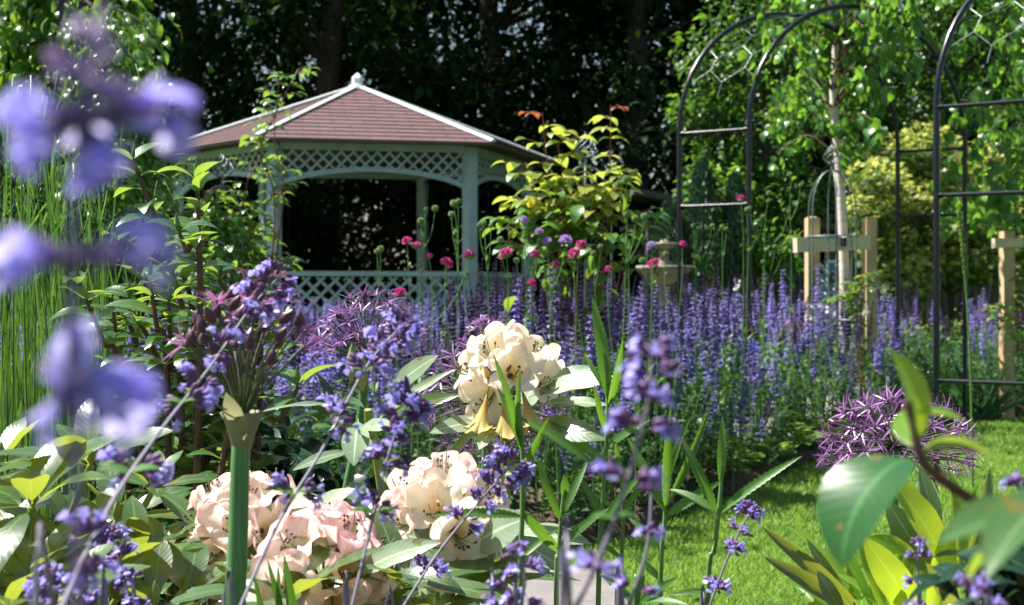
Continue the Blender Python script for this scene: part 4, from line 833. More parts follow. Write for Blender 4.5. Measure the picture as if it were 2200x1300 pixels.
def allium(label, px, py, z, R, n, stem_px, me=STAR, rs=.007, zmin=-1.0, seed=1, squash=.8, spathe=False, cone=None, fsc=1.0, base=None):
    r = np.random.default_rng(seed); c = P(px, py, z); t = thing('allium', label, 'allium', (P(*stem_px[-1], z)[0], z, .02), 'purple star-flowered alliums')
    st = MB(); pts = [c if base is None else P(*base, z)] + [P(x, y, z) for x, y in stem_px]; pts.append(np.array([pts[-1][0], z, .03])); st.tube(smoothpath(pts, 20), np.linspace(rs * .85, rs * 1.1, 20), 14); st.build('stem', M['stem_allium'], t)
    c0 = c if base is None else P(*base, z); i = np.arange(n) + .5; ph = np.arccos(1 - i / n * (1 - zmin)); th = i * 2.399963; D = np.stack([np.sin(ph) * np.cos(th), np.sin(ph) * np.sin(th), np.cos(ph)], 1) + r.normal(0, .06, (n, 3)); D = nrm(D)
    ends = c + D * R * r.uniform(.86, 1.05, n)[:, None] * [1, 1, squash]
    if cone is not None: ends = ends[:]
    pd = MB()
    for e in ends:
        mid = c0 + (e - c0) * .5 + nrm([[e[0] - c0[0], e[1] - c0[1], 0]])[0] * (.0 if base is None else -.006); pd.tube([c0, mid, e], [.0011, .0010, .0010], 4, cap=False)
    pd.build('pedicels', M['pedicel'], t)
    for ei, e in enumerate(ends):
        d = nrm(e - c0); keep = True
        if cone is not None: keep = cone(e, d)
        if keep is True and cone is None and ei % 9 == 4: keep = 'bud'
        if keep == 'bud': 
            b = BUD; o = objof('seed_pod', b, t, e, world=True)
        elif keep: o = objof('floret', me, t, e, world=True, sc=fsc * r.uniform(.85, 1.12))
        else: continue
        o.rotation_mode = 'QUATERNION'; o.rotation_quaternion = rot_to(nrm(d + r.normal(0, .25, 3)))
    if spathe:
        b = MB(); b.lathe(c0, [(rs * .88, -.026), (rs * 1.2, -.014), (rs * 1.75, .002), (rs * 2.1, .009), (rs * 1.95, .009), (rs * 1.0, -.004)], 22, wob=(.06, 5, rs * 1.5)); b.inst(leafT(.5, 4, .3, .9, .3), frames([[-.3, -.7, 1]], [[0, -1, 0]], .035), [c0 + [0, -rs * 1.5, .002]]); b.build('papery_collar', M['spathe'], t)
    return t
b = MB(); pv = pod(.018, .0055, 0, 6, prof=((0, .3), (.25, 1), (.6, .85), (1, .1))); V = pv[0][0]; b.add(np.stack([-V[:, 1], V[:, 2], V[:, 0] - .009], 1), pv[0][1]); BUD = b.mesh('seed_pod', M['seed'])
allium('allium globe of purple stars behind, left of the cream rhododendron', 800, 745, 2.35, .095, 72, [(775, 900), (740, 1080), (720, 1200)], zmin=-.15, seed=2, squash=1.0, base=(785, 780), rs=.009)
allium('allium globe partly hidden behind the cream rhododendron truss', 1060, 850, 2.15, .115, 130, [(1045, 980), (1050, 1200)], seed=3, squash=.85, rs=.009)
allium('large allium globe over the lawn at lower right', 1922, 958, 1.85, .098, 112, [(1920, 1080), (1925, 1250)], seed=4, zmin=-.6, squash=.70)
def half(e, d): return True if abs(d[0]) > .52 or (d[2] > .93 and d[1] > 0) else 'bud'
allium('half-faded allium with thick green stalk and papery collar, nearest of all', 530, 800, 1.25, .064, 42, [(516, 1000), (510, 1200), (505, 1400)], me=STARP, seed=5, zmin=.28, base=(520, 905), squash=1.25, rs=.0098, spathe=True, cone=half, fsc=.9)
allium('small pinkish allium globe among the catmint before the birch', 1705, 702, 7.4, .055, 34, [(1705, 800)], me=STAR, seed=6, rs=.004)
allium('small fading allium between gazebo and rhododendron', 1045, 720, 3.6, .05, 40, [(1045, 800)], seed=7, zmin=.3, rs=.005, base=(1040, 750))
allium('small purple allium beside the right-edge stake', 2120, 672, 9.6, .07, 36, [(2120, 760)], me=STAR, seed=8, rs=.004)

# ------------------------------------------------------------------ rhododendrons
def flower_mesh(seed, m):
    r = np.random.default_rng(seed); nt_, ns = 61, 13; th = np.linspace(0, 2 * PI, nt_); s = np.linspace(0, 1, ns); TH, S = np.meshgrid(th, s, indexing='ij')
    lobe = np.abs(np.cos(2.5 * (TH - PI / 2))) ** .5; k = np.clip((S - .38) / .62, 0, 1)
    rad = .0045 + .036 * S ** 1.25; rad = rad * (1 - .40 * (1 - lobe) * k); ax = .043 * np.sin(S * PI / 2) - .004 * k ** 2 * lobe + r.uniform(-.002, .002); ax = ax + k * .005 * np.cos(TH - r.uniform(0, 6)) + k * k * .004 * np.cos(2 * TH + r.uniform(0, 6))
    ax = ax + k * .0013 * np.sin(TH * 10 + r.uniform(0, 6)) + k * .0022 * np.sin(TH * 5 + r.uniform(0, 6)); ax = ax - .006 * k * (1 - lobe)
    rad = rad * (1 + .06 * k * np.sin(TH * 3 + r.uniform(0, 6))); X = ax; Y = rad * np.cos(TH); Z = rad * np.sin(TH) + .004 * S
    b = MB(); b.add(np.stack([X, Y, Z], -1).reshape(-1, 3), grid(nt_, ns), 0, np.stack([(TH / (2 * PI)), S], -1).reshape(-1, 2))
    for i in range(9):
        a = r.uniform(0, 6.28); e = np.array([r.uniform(.036, .052), .010 * math.cos(a), -.006 + .009 * math.sin(a)]); b.tube(smoothpath([[.004, 0, 0], [.025, e[1] * .4, -.006 + e[2] * .2], e], 6), .0005, 4, 1, cap=False); b.inst(pod(1, .4), frames([[.4, r.uniform(-.5, .5), .8]], [[1, 0, 0]], .0042), [e], 2)
    b.tube(smoothpath([[.004, 0, 0], [.03, 0, -.012], [.060, 0, -.004]], 6), .0008, 4, 1, cap=False)
    b.tube([[-.022, 0, -.004], [-.008, 0, -.001], [.002, 0, 0]], [.0014, .0016, .0045], 6, 3, cap=False); return b.mesh('flower', [m, M['spathe'], M['anther'], M['stem_olive']])
FL = {k: [flower_mesh(i + 3 * j, M[k]) for i in range(3)] for j, k in enumerate(('peach', 'pink', 'cream', 'faded'))}
R_LEAF = leafT(.30, 12, .12, .55, .25, .5, wave=.06, pw=.75, stalk=.08)
RL2 = leafT(.34, 12, .2, .9, .35, .5, wave=.05, pw=.75, stalk=.08)
def q_to(d, roll=0.0):
    A = frames([d], [[0, 0, 1]])[0]; Mx = Matrix([[float(v) for v in row] for row in A]); return (Mx @ Matrix.Rotation(roll, 3, 'X')).to_quaternion()
def truss(parent, c, axis, kinds, n, R, seed, exclude=None, s=1.0, label=None):
    r = np.random.default_rng(seed); c = np.asarray(c); axis = nrm(axis); b = MB(); b.lathe(c - [0, 0, .02], [(.004, -.05), (.006, -.01), (.010, .01), (.006, .022), (.001, .028)], 8); tr = b.build('flower_truss', M['stem_olive'], parent)
    if label: tr['label'] = label
    i = np.arange(n) + .5; ph = np.arccos(1 - i / n * 1.12); th = i * 2.399963 + seed; B = frames([axis], [[0, 1, .1]])[0]
    for j in range(n):
        lx = np.array([math.cos(ph[j]), math.sin(ph[j]) * math.cos(th[j]), math.sin(ph[j]) * math.sin(th[j])]); d = nrm(B @ lx + r.normal(0, .06, 3)); loc = c + d * R
        o = bpy.data.objects.new('flower', FL[kinds[j % len(kinds)]][r.integers(0, 3)]); COL.objects.link(o); o.parent = tr; o.location = loc.tolist(); o.rotation_mode = 'QUATERNION'; o.rotation_quaternion = q_to(d, r.uniform(-.3, .3)); o.scale = [s * r.uniform(.92, 1.08)] * 3
    return tr
def rosette(lf, c, axis, n, L, el=.1, T=R_LEAF, mi=0, seed=0, jit=.15, w=1.0, arc=None):
    r = np.random.default_rng(seed); axis = nrm(axis); B = frames([axis], [[0.1, 1, .1]])[0]
    a = np.arange(n) * 2.399963 + r.uniform(0, 6) if arc is None else r.uniform(*arc, n); e = el + r.normal(0, jit, n); D = np.stack([np.sin(e), np.cos(e) * np.cos(a), np.cos(e) * np.sin(a)], 1) @ B.T
    ll = L * r.uniform(.75, 1.15, n); Up = nrm(np.tile(axis, (n, 1)) + r.normal(0, .15, (n, 3)) + [0, 0, .3]); lf.inst(T, frames(D, Up, np.stack([ll, ll * w, ll], 1)), np.tile(c, (n, 1)) + D * .006, mi)
def pleaf(lf, a, b_, wpx, T=R_LEAF, up=(0, -.3, 1), mi=0):
    A, B_ = P(*a), P(*b_); L = np.linalg.norm(B_ - A); w0 = (T[0][0][:, 1].max() * 2); wm = wpx * (a[2] + b_[2]) / 2 / F
    lf.inst(T, frames([B_ - A], [up], np.array([[L * 1.02, wm / w0, L]])), [A], mi)
def bstem(b, pts, r0, r1, n=14): b.tube(smoothpath(pts, n), np.linspace(r0, r1, n), 8)
# peach bush
t = thing('rhododendron_bush', 'low rhododendron with three peach-pink flower trusses in the foreground', 'rhododendron', (-.35, 1.7, .02)); b = MB(); lf = MB()
root = np.array([-.32, 1.72, .02])
TR = [((525, 1115, 1.66), (-.15, -.45, .8), ['peach'], 10, .028, 'peach truss half hidden by the allium stalk'), ((695, 1215, 1.52), (.05, -.6, .75), ['pink', 'peach', 'pink'], 11, .030, 'pinkest truss, lowest of the three'), ((955, 1095, 1.62), (.15, -.55, .8), ['peach', 'cream', 'peach'], 10, .030, 'pale peach truss right of the other two')]
for k, (c, ax, kinds, n, R, lb) in enumerate(TR):
    c3 = P(*c) - nrm(ax) * .02; bstem(b, [root + [(c3[0] + .32) * .5, 0, 0], c3 * .6 + root * .4 - [0, 0, .1], c3 - nrm(ax) * .03], .008, .005); truss(t, c3, ax, kinds, n, R, 5 + k, label=lb, s=1.1 if k == 1 else 1.0)
    rosette(lf, c3 - nrm(ax) * .035, ax, 11, .125, -.12, seed=k, mi=(0 if k == 0 else 1))
bud = P(735, 1145, 1.5); 
for (px, py, z, n, L, el, mi) in [(860, 1260, 1.5, 8, .12, .3, 0), (620, 1290, 1.45, 7, .12, .3, 0), (1010, 1270, 1.6, 9, .12, .2, 0), (560, 1250, 1.75, 8, .12, .2, 0), (1060, 1160, 1.75, 8, .12, .1, 1), (800, 1130, 1.85, 8, .11, .2, 0), (900, 1330, 1.55, 8, .12, .5, 0)]:
    c3 = P(px, py, z); bstem(b, [root + [(c3[0] + .32) * .7, .05, 0], c3 * .5 + root * .5, c3], .006, .004, 8); rosette(lf, c3, (U(-.2, .2), -.2, 1), n, L, el, seed=int(px), mi=mi)
for (a, e, wp, mi, T, up) in [((760, 1245, 1.5), (940, 1160, 1.45), 55, 1, RL2, (-.3, -.8, .6)), ((835, 1235, 1.5), (1000, 1270, 1.44), 50, 0, RL2, (0, -.6, .8)), ((1010, 1180, 1.6), (1130, 1110, 1.55), 95, 1, RL2, (-.3, -.9, .5)), ((940, 1290, 1.55), (1040, 1160, 1.6), 150, 0, RL2, (-.4, -.8, .2)),
                              ((440, 1255, 1.5), (590, 1215, 1.55), 45, 1, R_LEAF, (0, -.8, .6)), ((560, 1100, 1.68), (700, 1075, 1.62), 48, 1, R_LEAF, (0, -.7, .7)), ((620, 1150, 1.62), (760, 1050, 1.6), 55, 1, R_LEAF, (-.3, -.7, .7)), ((640, 1100, 1.7), (780, 1165, 1.65), 50, 0, R_LEAF, (.2, -.7, .7)), ((1080, 1150, 1.65), (1220, 1230, 1.6), 60, 1, R_LEAF, (.2, -.8, .6)), ((1000, 1060, 1.7), (1160, 1000, 1.65), 40, 1, R_LEAF, (.2, -.8, .6))]:
    pleaf(lf, a, e, wp, T, up, mi)
b.build('stems', M['stem_olive'], t); lf.build('leaves', [M['rhodo_leaf'], M['rhodo_pale']], t)
# cream bush
t = thing('rhododendron_bush', 'taller rhododendron branch with one cream-white truss at the centre', 'rhododendron', (.0, 1.8, .02)); b = MB(); lf = MB(); c3 = P(1088, 818, 1.72); root = np.array([-.03, 1.8, .02])
bstem(b, [root, P(1085, 1100, 1.76), P(1085, 960, 1.74), c3 - [0, 0, .03]], .008, .006); truss(t, c3, (0.02, -.42, .9), ['cream'], 10, .027, 9, label='cream white truss in bright sun', s=.90)
for (x, y, dx) in ((1045, 855, -.2), (1085, 862, .05), (1125, 850, .3)):
    d = nrm([dx, -.2, -1]); pz = P(x, y, 1.66); o = bpy.data.objects.new('faded_flower', FL['faded'][0]); COL.objects.link(o); attach(o, t); o.location = pz.tolist(); o.rotation_mode = 'QUATERNION'; o.rotation_quaternion = q_to(d); o.scale = (1.0, .62, .5); o['label'] = 'withered yellowed flower hanging under the truss'
for (a, e, wp, mi, up) in [((1135, 855, 1.7), (1330, 815, 1.62), 52, 1, (0, -.75, .7)), ((1140, 840, 1.72), (1280, 790, 1.7), 40, 1, (0, -.7, .7)), ((1140, 875, 1.7), (1310, 872, 1.66), 34, 1, (0, -.6, .8)), ((1120, 915, 1.7), (1300, 945, 1.62), 62, 0, (.1, -.8, .5)), ((1060, 905, 1.7), (925, 930, 1.66), 46, 1, (0, -.7, .7)), ((1090, 895, 1.7), (1030, 965, 1.62), 52, 1, (-.3, -.85, .4)),
                       ((1050, 900, 1.7), (965, 990, 1.65), 26, 0, (-.5, -.7, .4)), ((1110, 905, 1.74), (1150, 830, 1.85), 50, 1, (0, -.7, .6))]: pleaf(lf, a, e, wp, R_LEAF, up, mi)
# side shoot with sheen-whitened leaves and buds, left of it
c4 = P(790, 880, 1.75); bstem(b, [root + [-.05, 0, 0], P(820, 1050, 1.78), P(795, 930, 1.76), c4], .007, .005)
for (a, e, wp, mi, up) in [((835, 850, 1.72), (940, 765, 1.66), 48, 1, (-.3, -.85, .4)), ((800, 915, 1.75), (975, 795, 1.7), 24, 1, (-.3, -.8, .5)), ((790, 885, 1.74), (560, 885, 1.68), 18, 1, (0, -.35, .9)), ((765, 925, 1.74), (850, 920, 1.66), 40, 1, (0, -.8, .6)), ((770, 900, 1.76), (760, 1000, 1.7), 60, 1, (0, -1, .2)), ((820, 900, 1.74), (985, 850, 1.68), 38, 0, (-.2, -.8, .5)), ((760, 970, 1.76), (630, 1010, 1.7), 30, 1, (0, -.7, .7)), ((790, 880, 1.77), (700, 870, 1.9), 34, 0, (0, -.5, .9))]: pleaf(lf, a, e, wp, R_LEAF, up, mi)
for (x, y) in ((755, 760), (778, 780)): b.inst(pod(1, .16, 0, 8), frames([[.02, 0, 1]], [[1, 0, 0]], .05), [P(x, y + 60, 1.74)])
b.build('stems', M['stem_olive'], t); lf.build('leaves', [M['rhodo_leaf'], M['rhodo_pale']], t)
# left leafy bush
t = thing('rhododendron_bush', 'leafy rhododendron without flowers in the bottom left corner', 'rhododendron', (-.75, 1.5, .02)); b = MB(); lf = MB(); root = np.array([-.75, 1.55, .02]); rng = np.random.default_rng(17)
for (px, py, z, n, L, el) in [(195, 1000, 1.5, 9, .10, .35), (70, 1090, 1.4, 9, .11, .2), (330, 1050, 1.7, 8, .085, .3), (60, 1250, 1.35, 9, .09, .3), (170, 1180, 1.5, 9, .09, .3), (300, 1200, 1.55, 8, .08, .4), (340, 1230, 1.6, 9, .08, .5), (230, 1270, 1.4, 8, .09, .3), (400, 1290, 1.5, 7, .09, .3), (-20, 1180, 1.45, 8, .11, .2), (250, 1120, 1.8, 8, .1, .2), (110, 1310, 1.3, 8, .09, .5), (0, 1000, 1.7, 8, .1, .2), (330, 1310, 1.35, 7, .08, .4), (20, 1320, 1.3, 8, .09, .4)]:
    c3 = P(px, py, z); bstem(b, [root + [(c3[0] + .75) * .5, U(-.05, .05), 0], (c3 + root) / 2, c3], .007, .004, 8); rosette(lf, c3, (U(-.2, .2), -.25, 1), n, L, el, RL2 if U(0, 1) < .5 else R_LEAF, seed=int(px + 99), jit=.3, w=1.15)
    b.inst(pod(1, .2, 0, 7), frames([[.05, 0, 1]], [[1, 0, 0]], .03), [c3])
b.build('stems', M['stem_olive'], t); lf.build('leaves', [M['rhodo_leaf']], t)
# right lime bush
t = thing('rhododendron_bush', 'bushy shrub with upright lime-green backlit leaves at bottom right', 'rhododendron', (.52, 1.55, .02)); b = MB(); lf = MB(); root = np.array([.5, 1.58, .02]); rng = np.random.default_rng(18)
LT = leafT(.3, 14, .25, .5, .1, .52, wave=.05, pw=.7, stalk=.05)
for (a, e, wp, up) in [((1860, 1320, 1.5), (1658, 1145, 1.45), 42, (-.5, -.7, .5)), ((1870, 1320, 1.55), (1708, 1118, 1.6), 34, (.3, -.7, .4)), ((1850, 1330, 1.5), (1735, 1165, 1.5), 34, (-.5, -.7, .5)), ((1850, 1330, 1.45), (1665, 1200, 1.4), 48, (-.4, -.7, .5)), ((1900, 1330, 1.5), (1850, 1110, 1.52), 60, (.2, -1, .1)), ((1880, 1330, 1.5), (1790, 1130, 1.55), 46, (.6, -.8, .2)),
                       ((1980, 1330, 1.4), (1868, 1170, 1.36), 92, (-.2, -1, .1)), ((1975, 1200, 1.5), (1880, 1150, 1.48), 50, (-.2, -.8, .6)), ((2060, 1270, 1.45), (1925, 1005, 1.42), 95, (.5, -.9, .2)), ((2030, 1270, 1.5), (1905, 1080, 1.5), 80, (-.4, -.9, .2)), ((2070, 1240, 1.5), (2140, 1010, 1.5), 44, (.1, -1, .1)), ((2060, 1240, 1.55), (2060, 1010, 1.6), 55, (.3, -1, .1)), ((2050, 1240, 1.6), (2105, 1040, 1.6), 40, (-.3, -1, .1)),
                       ((1990, 1330, 1.45), (2050, 1130, 1.42), 70, (.1, -1, .1)), ((1940, 1330, 1.4), (1900, 1220, 1.38), 50, (0, -1, .1)), ((1820, 1340, 1.4), (1760, 1230, 1.4), 44, (-.2, -.9, .3)), ((2100, 1330, 1.45), (2170, 1180, 1.5), 60, (.2, -1, .2)), ((1930, 1300, 1.6), (2000, 1090, 1.62), 60, (-.2, -1, .2)), ((1900, 1310, 1.6), (1960, 1130, 1.65), 50, (.3, -1, .2)), ((1830, 1330, 1.55), (1830, 1180, 1.58), 40, (.3, -1, .2)), ((2050, 1330, 1.4), (2010, 1220, 1.35), 60, (.3, -1, .2)), ((2120, 1330, 1.5), (2090, 1150, 1.52), 60, (-.2, -1, .2)), ((1790, 1340, 1.5), (1700, 1240, 1.55), 34, (-.2, -.8, .5)), ((2010, 1200, 1.62), (1990, 1000, 1.66), 60, (.3, -1, .2))]: pleaf(lf, a, e, wp * .78, LT, up, int(rng.random() < .4))
for (px, py, z) in ((1880, 1325, 1.52), (2050, 1260, 1.5), (1970, 1330, 1.45), (2110, 1330, 1.48)): bstem(b, [root, (P(px, py, z) + root) / 2, P(px, py, z)], .007, .004, 8)
for k in range(4): rosette(lf, P([1850, 1950, 2060, 2150][k], 1370, 1.5), (0, -.1, 1), 9, .10, .6, LT, 0, seed=40 + k)
b.build('stems', M['stem_olive'], t); lf.build('leaves', [M['rhodo_lime'], M['rhodo_leaf']], t)

# ------------------------------------------------------------------ added mass of dark leaves, blackens the gap low in the left foreground
rng = np.random.default_rng(19)
t = thing('evergreen_shrub', 'dense dark glossy shrub low behind the foreground peach flowers', 'shrub', (-.55, 2.5, .02)); b = MB(); lf = MB()
cl = [(360, 1060, 2.4), (440, 980, 2.5), (560, 980, 2.5), (640, 1000, 2.6), (480, 1120, 2.4), (380, 1190, 2.3), (600, 1130, 2.5), (300, 1000, 2.6), (450, 1260, 2.3), (330, 1290, 2.3), (560, 1260, 2.4), (250, 1100, 2.6), (700, 1120, 2.6), (400, 930, 2.6), (720, 1250, 2.4), (820, 1200, 2.5), (160, 1250, 2.6)]
cc = [P(*c) for c in cl]; blob(lf, cc, .12, 1500, .085, leafT(.42, 6, .2, 1.0, .3, .45), 0, .9, shell=.6, droop=.6)
for c in cc: bstem(b, [np.array([-.55 + (c[0] + .55) * .6, c[1], .02]), (c + [-.55, 2.5, 0]) / 2, c], .007, .003, 8)
b.build('stems', M['stem_brown'], t); lf.build('leaves', [M['camellia_dark']], t)

# ------------------------------------------------------------------ glossy shrub with dark stems on the left
rng = np.random.default_rng(23)
t = thing('camellia_shrub', 'tall shrub with dark stems and pointed glossy leaves left of centre', 'shrub', (-.5, 2.15, .02)); b = MB(); lf = MB(); CT = [leafT(.44, 9, .22, U(.7, 1.6), .35, .42, pw=.8, stalk=.05) for _ in range(4)]
ST = [[(430, 1000), (384, 900), (332, 752), (288, 675), (277, 640)], [(300, 900), (258, 760), (240, 640)], [(260, 860), (222, 734), (170, 612)], [(440, 950), (432, 708), (425, 420), (418, 385)], [(420, 900), (358, 542), (314, 420), (285, 345)], [(360, 850), (336, 697), (322, 600)], [(390, 900), (369, 790), (363, 650)], [(420, 850), (396, 690), (384, 640)], [(500, 900), (470, 790), (480, 700)], [(540, 880), (520, 700), (545, 610)], [(350, 1000), (300, 850), (230, 780)], [(460, 950), (520, 830), (600, 760)], [(480, 980), (600, 900), (640, 830)], [(480, 900), (440, 800), (455, 740)], [(560, 800), (500, 660), (470, 600)], [(420, 720), (330, 560), (255, 520)], [(430, 640), (400, 540), (385, 500)], [(300, 800), (250, 680), (300, 600)]]
for si, s in enumerate(ST):
    z = 2.05 + U(-.18, .22); pts = [P(x, y, z) for x, y in s]; root = np.array([-.5 + (pts[0][0] + .5) * .5, z, .02]); pth = smoothpath([root] + pts, 30); b.tube(pth, np.linspace(.006, .0026, 30), 7)
    Ls = np.concatenate([[0], np.cumsum(np.linalg.norm(np.diff(pth, axis=0), axis=1))]); tot = Ls[-1]; d0 = .05 if si != 9 else .05
    for j, dd in enumerate(np.arange(tot, max(tot - .5, .1), -.027)):
        q = np.array([np.interp(dd, Ls, pth[:, i]) for i in range(3)]); a = j * 2.4 + si; 
        for sg in (0, 1):
            aa = a + sg * 2.9 + U(-.3, .3); D = [math.cos(aa), math.sin(aa) * .8, U(.1, .55) if j < 2 else U(-.1, .4)]; lf.inst(CT[rng.integers(0, 4)], frames([D], [nrm(rdir(1)[0] * .3 + [0, -.15, 1])], U(.05, .08)), [q], 2 if (si == 9 and j < 4) else (0 if U(0, 1) < .75 or j < 3 else 1))
            if j > 0 and U(0, 1) < .35: break
    lf.inst(pod(1, .13, 0, 5), frames([[U(-.2, .2), 0, 1]], [[1, 0, 0]], .03), [pth[-1]])
b.build('stems', M['stem_brown'], t); lf.build('leaves', [M['glossy_leaf'], M['camellia_dark'], M['copper_leaf']], t)

# ------------------------------------------------------------------ tall ornamental grass
rng = np.random.default_rng(29)
t = thing('ornamental_grass', 'tall upright clump of fine green grass at the left edge', 'grass clump', (-.95, 2.6, .02)); b = MB()
for i in range(300):
    x = U(-120, 290) if i % 3 else U(-60, 200); z = U(2.2, 3.0); bx = P(x * .85 + 20, 1000, z)[0]; top = P(x + U(-50, 60), U(180, 620) if x < 220 else U(430, 700), z); L = top[2]
    lean = rng.normal(0, .06); pts = [[bx, z, .02], [bx + (top[0] - bx) * .3 + lean, z, L * .5], [top[0], z + U(-.05, .05), L]]
    if U(0, 1) < .5: pts.append([top[0] + U(-.16, .2), z, L - U(-.03, .12)])
    pth = smoothpath(pts, 12); wv = np.interp(np.arange(12), [0, 5, 11], [.0018, .0024, .0004]) * U(.4, 1.4); a = U(0, PI); sd_ = np.array([math.cos(a), math.sin(a), 0])
    V = np.stack([pth - sd_ * wv[:, None], pth + sd_ * wv[:, None]], 1).reshape(-1, 3); b.add(V, grid(12, 2))
b.build('blades', M['grass_blade'], t); b = MB()
for i in range(46):
    x = U(-40, 250); z = U(2.2, 3.0); bx = P(x, 1000, z)[0]; top = P(x + U(-12, 12), U(240, 560), z); b.tube(smoothpath([[bx, z, .02], [(bx + top[0]) / 2 + U(-.01, .01), z, top[2] * .5], top], 8), np.linspace(.0026, .0013, 8), 5)
    n = 22; f = U(0, .16, n); p_ = top - np.stack([0 * f, 0 * f, f], 1); b.inst(pod(1, .2), frames(rdir(n) * .25 + [0, 0, 1], rdir(n), .014), p_ + rng.normal(0, .0015, (n, 3)), 1)
b.build('seed_stems', [M['stem_green'], M['border_dark']], t)

# ------------------------------------------------------------------ serrated green stems at centre right
rng = np.random.default_rng(37)
t0 = None; SR = leafT(.13, 34, .28, .5, .15, .42, serr=.28, pw=.7)
def verb(label, stem, z, leaves, r=.0032):
    pts = [P(x, y, z) for x, y in stem]; t = thing('loosestrife', label, 'green plant', (pts[0][0], z, .02), 'serrated green stems rising at centre right'); b = MB(); root = np.array([pts[0][0], z, .02]); b.tube(smoothpath([root] + pts, 20), np.linspace(r * 1.15, r * .6, 20), 6); b.build('stem', M['stem_green'], t)
    lf = MB()
    for (ax, ay, bx_, by, wp) in leaves: pleaf(lf, (ax, ay, z), (bx_, by, z + U(-.06, .04)), wp, SR, (U(-.4, .4), -.8, .55), 0)
    lf.build('leaves', M['serrated'], t)
verb('tallest serrated stem right of the cream rhododendron', [(1285, 1320), (1300, 1000), (1306, 860), (1300, 760)], 1.62, [(1306, 860, 1278, 640, 34), (1308, 870, 1340, 740, 20), (1304, 960, 1390, 900, 22), (1304, 1000, 1180, 900, 24), (1300, 1120, 1380, 1010, 22), (1300, 1130, 1240, 1010, 20), (1304, 930, 1275, 830, 16), (1308, 850, 1255, 760, 14)])
verb('serrated stem crossing the cream truss', [(1118, 1320), (1122, 1100), (1122, 950), (1115, 880)], 1.5, [(1118, 965, 1068, 765, 20), (1118, 950, 1112, 800, 16), (1118, 960, 1072, 830, 16), (1120, 1010, 1180, 900, 18), (1122, 1100, 1200, 1190, 24), (1122, 1110, 930, 1100, 26), (1122, 1200, 1200, 1130, 16), (1120, 900, 1290, 1000, 26)])
verb('short serrated stem between the two tall ones', [(1195, 1320), (1200, 1180), (1212, 1050)], 1.55, [(1200, 1180, 1122, 1095, 20), (1200, 1180, 1300, 1090, 24), (1212, 1070, 1214, 1020, 22), (1206, 1120, 1150, 980, 20), (1208, 1110, 1260, 990, 20)])
verb('serrated stem behind the blurred catmint spike', [(1418, 1320), (1428, 1120), (1430, 1040)], 1.55, [(1430, 1100, 1350, 940, 26), (1430, 1090, 1440, 880, 24), (1430, 1090, 1530, 880, 20), (1430, 1110, 1550, 1030, 26), (1430, 1180, 1350, 1110, 20), (1430, 1050, 1475, 900, 18), (1425, 1250, 1350, 1180, 18)])
verb('serrated stem standing over the lawn with one long right leaf', [(1520, 1320), (1535, 1180), (1545, 1090), (1552, 1000)], 1.5, [(1542, 1105, 1715, 975, 24), (1540, 1100, 1440, 1045, 26), (1540, 1100, 1465, 940, 26), (1548, 1040, 1553, 895, 22), (1530, 1290, 1490, 1290, 16), (1535, 1270, 1440, 1275, 16)])
verb('slim reddish stem left of the blurred catmint spike', [(1325, 1320), (1335, 1200), (1342, 1050)], 1.7, [(1340, 1120, 1270, 1050, 16), (1340, 1100, 1400, 1020, 18), (1342, 1060, 1320, 940, 16), (1335, 1200, 1270, 1150, 14)])
verb('low serrated stem at the bottom edge below the lawn', [(1365, 1330), (1370, 1290)], 1.45, [(1368, 1300, 1290, 1230, 20), (1368, 1300, 1450, 1240, 20), (1370, 1295, 1470, 1290, 22), (1370, 1290, 1385, 1200, 18)])
# little sword shoots at the bottom
t = thing('iris_shoots', 'three narrow sword-shaped green shoots at the bottom edge before peach flowers', 'shoots', P(600, 1400, 1.2) * [1, 1, 0]); b = MB(); SW = leafT(.09, 10, .3, .1, .05, .35, pw=.6)
for (a, e, wp) in [((640, 1400), (610, 1195), 24), ((600, 1400), (597, 1215), 16), ((625, 1400), (575, 1205), 18), ((580, 1400), (545, 1235), 16)]: pleaf(b, (*a, 1.2), (*e, 1.2), wp, SW, (.5, -1, 0))
b.build('leaves', M['grass_blade'], t)
for k, (x, y) in enumerate([(-1, 0)]):
    pass
# seed spike of a plantain-like plant by the right arch
pz = P(2062, 470, 6.2); t = thing('green_flower_spike', 'tall thin green budding spike before the right arch legs', 'plant', (pz[0] + .05, 6.2, .02)); b = MB(); b.tube(smoothpath([[pz[0] + .06, 6.2, .02], [pz[0] + .045, 6.2, .7], pz], 12), np.linspace(.006, .003, 12), 6); b.build('stem', M['stem_green'], t)
b = MB(); n = 200; f = U(0, .3, n); a = U(0, 6.28, n); b.inst(pod(1, .4), frames(np.stack([np.cos(a), np.sin(a), 1 + 0 * a], 1), rdir(n), .012), pz + np.stack([.006 * np.cos(a) + f * .1, .006 * np.sin(a), .03 - f], 1)); b.build('spike', M['lime_cover'], t)

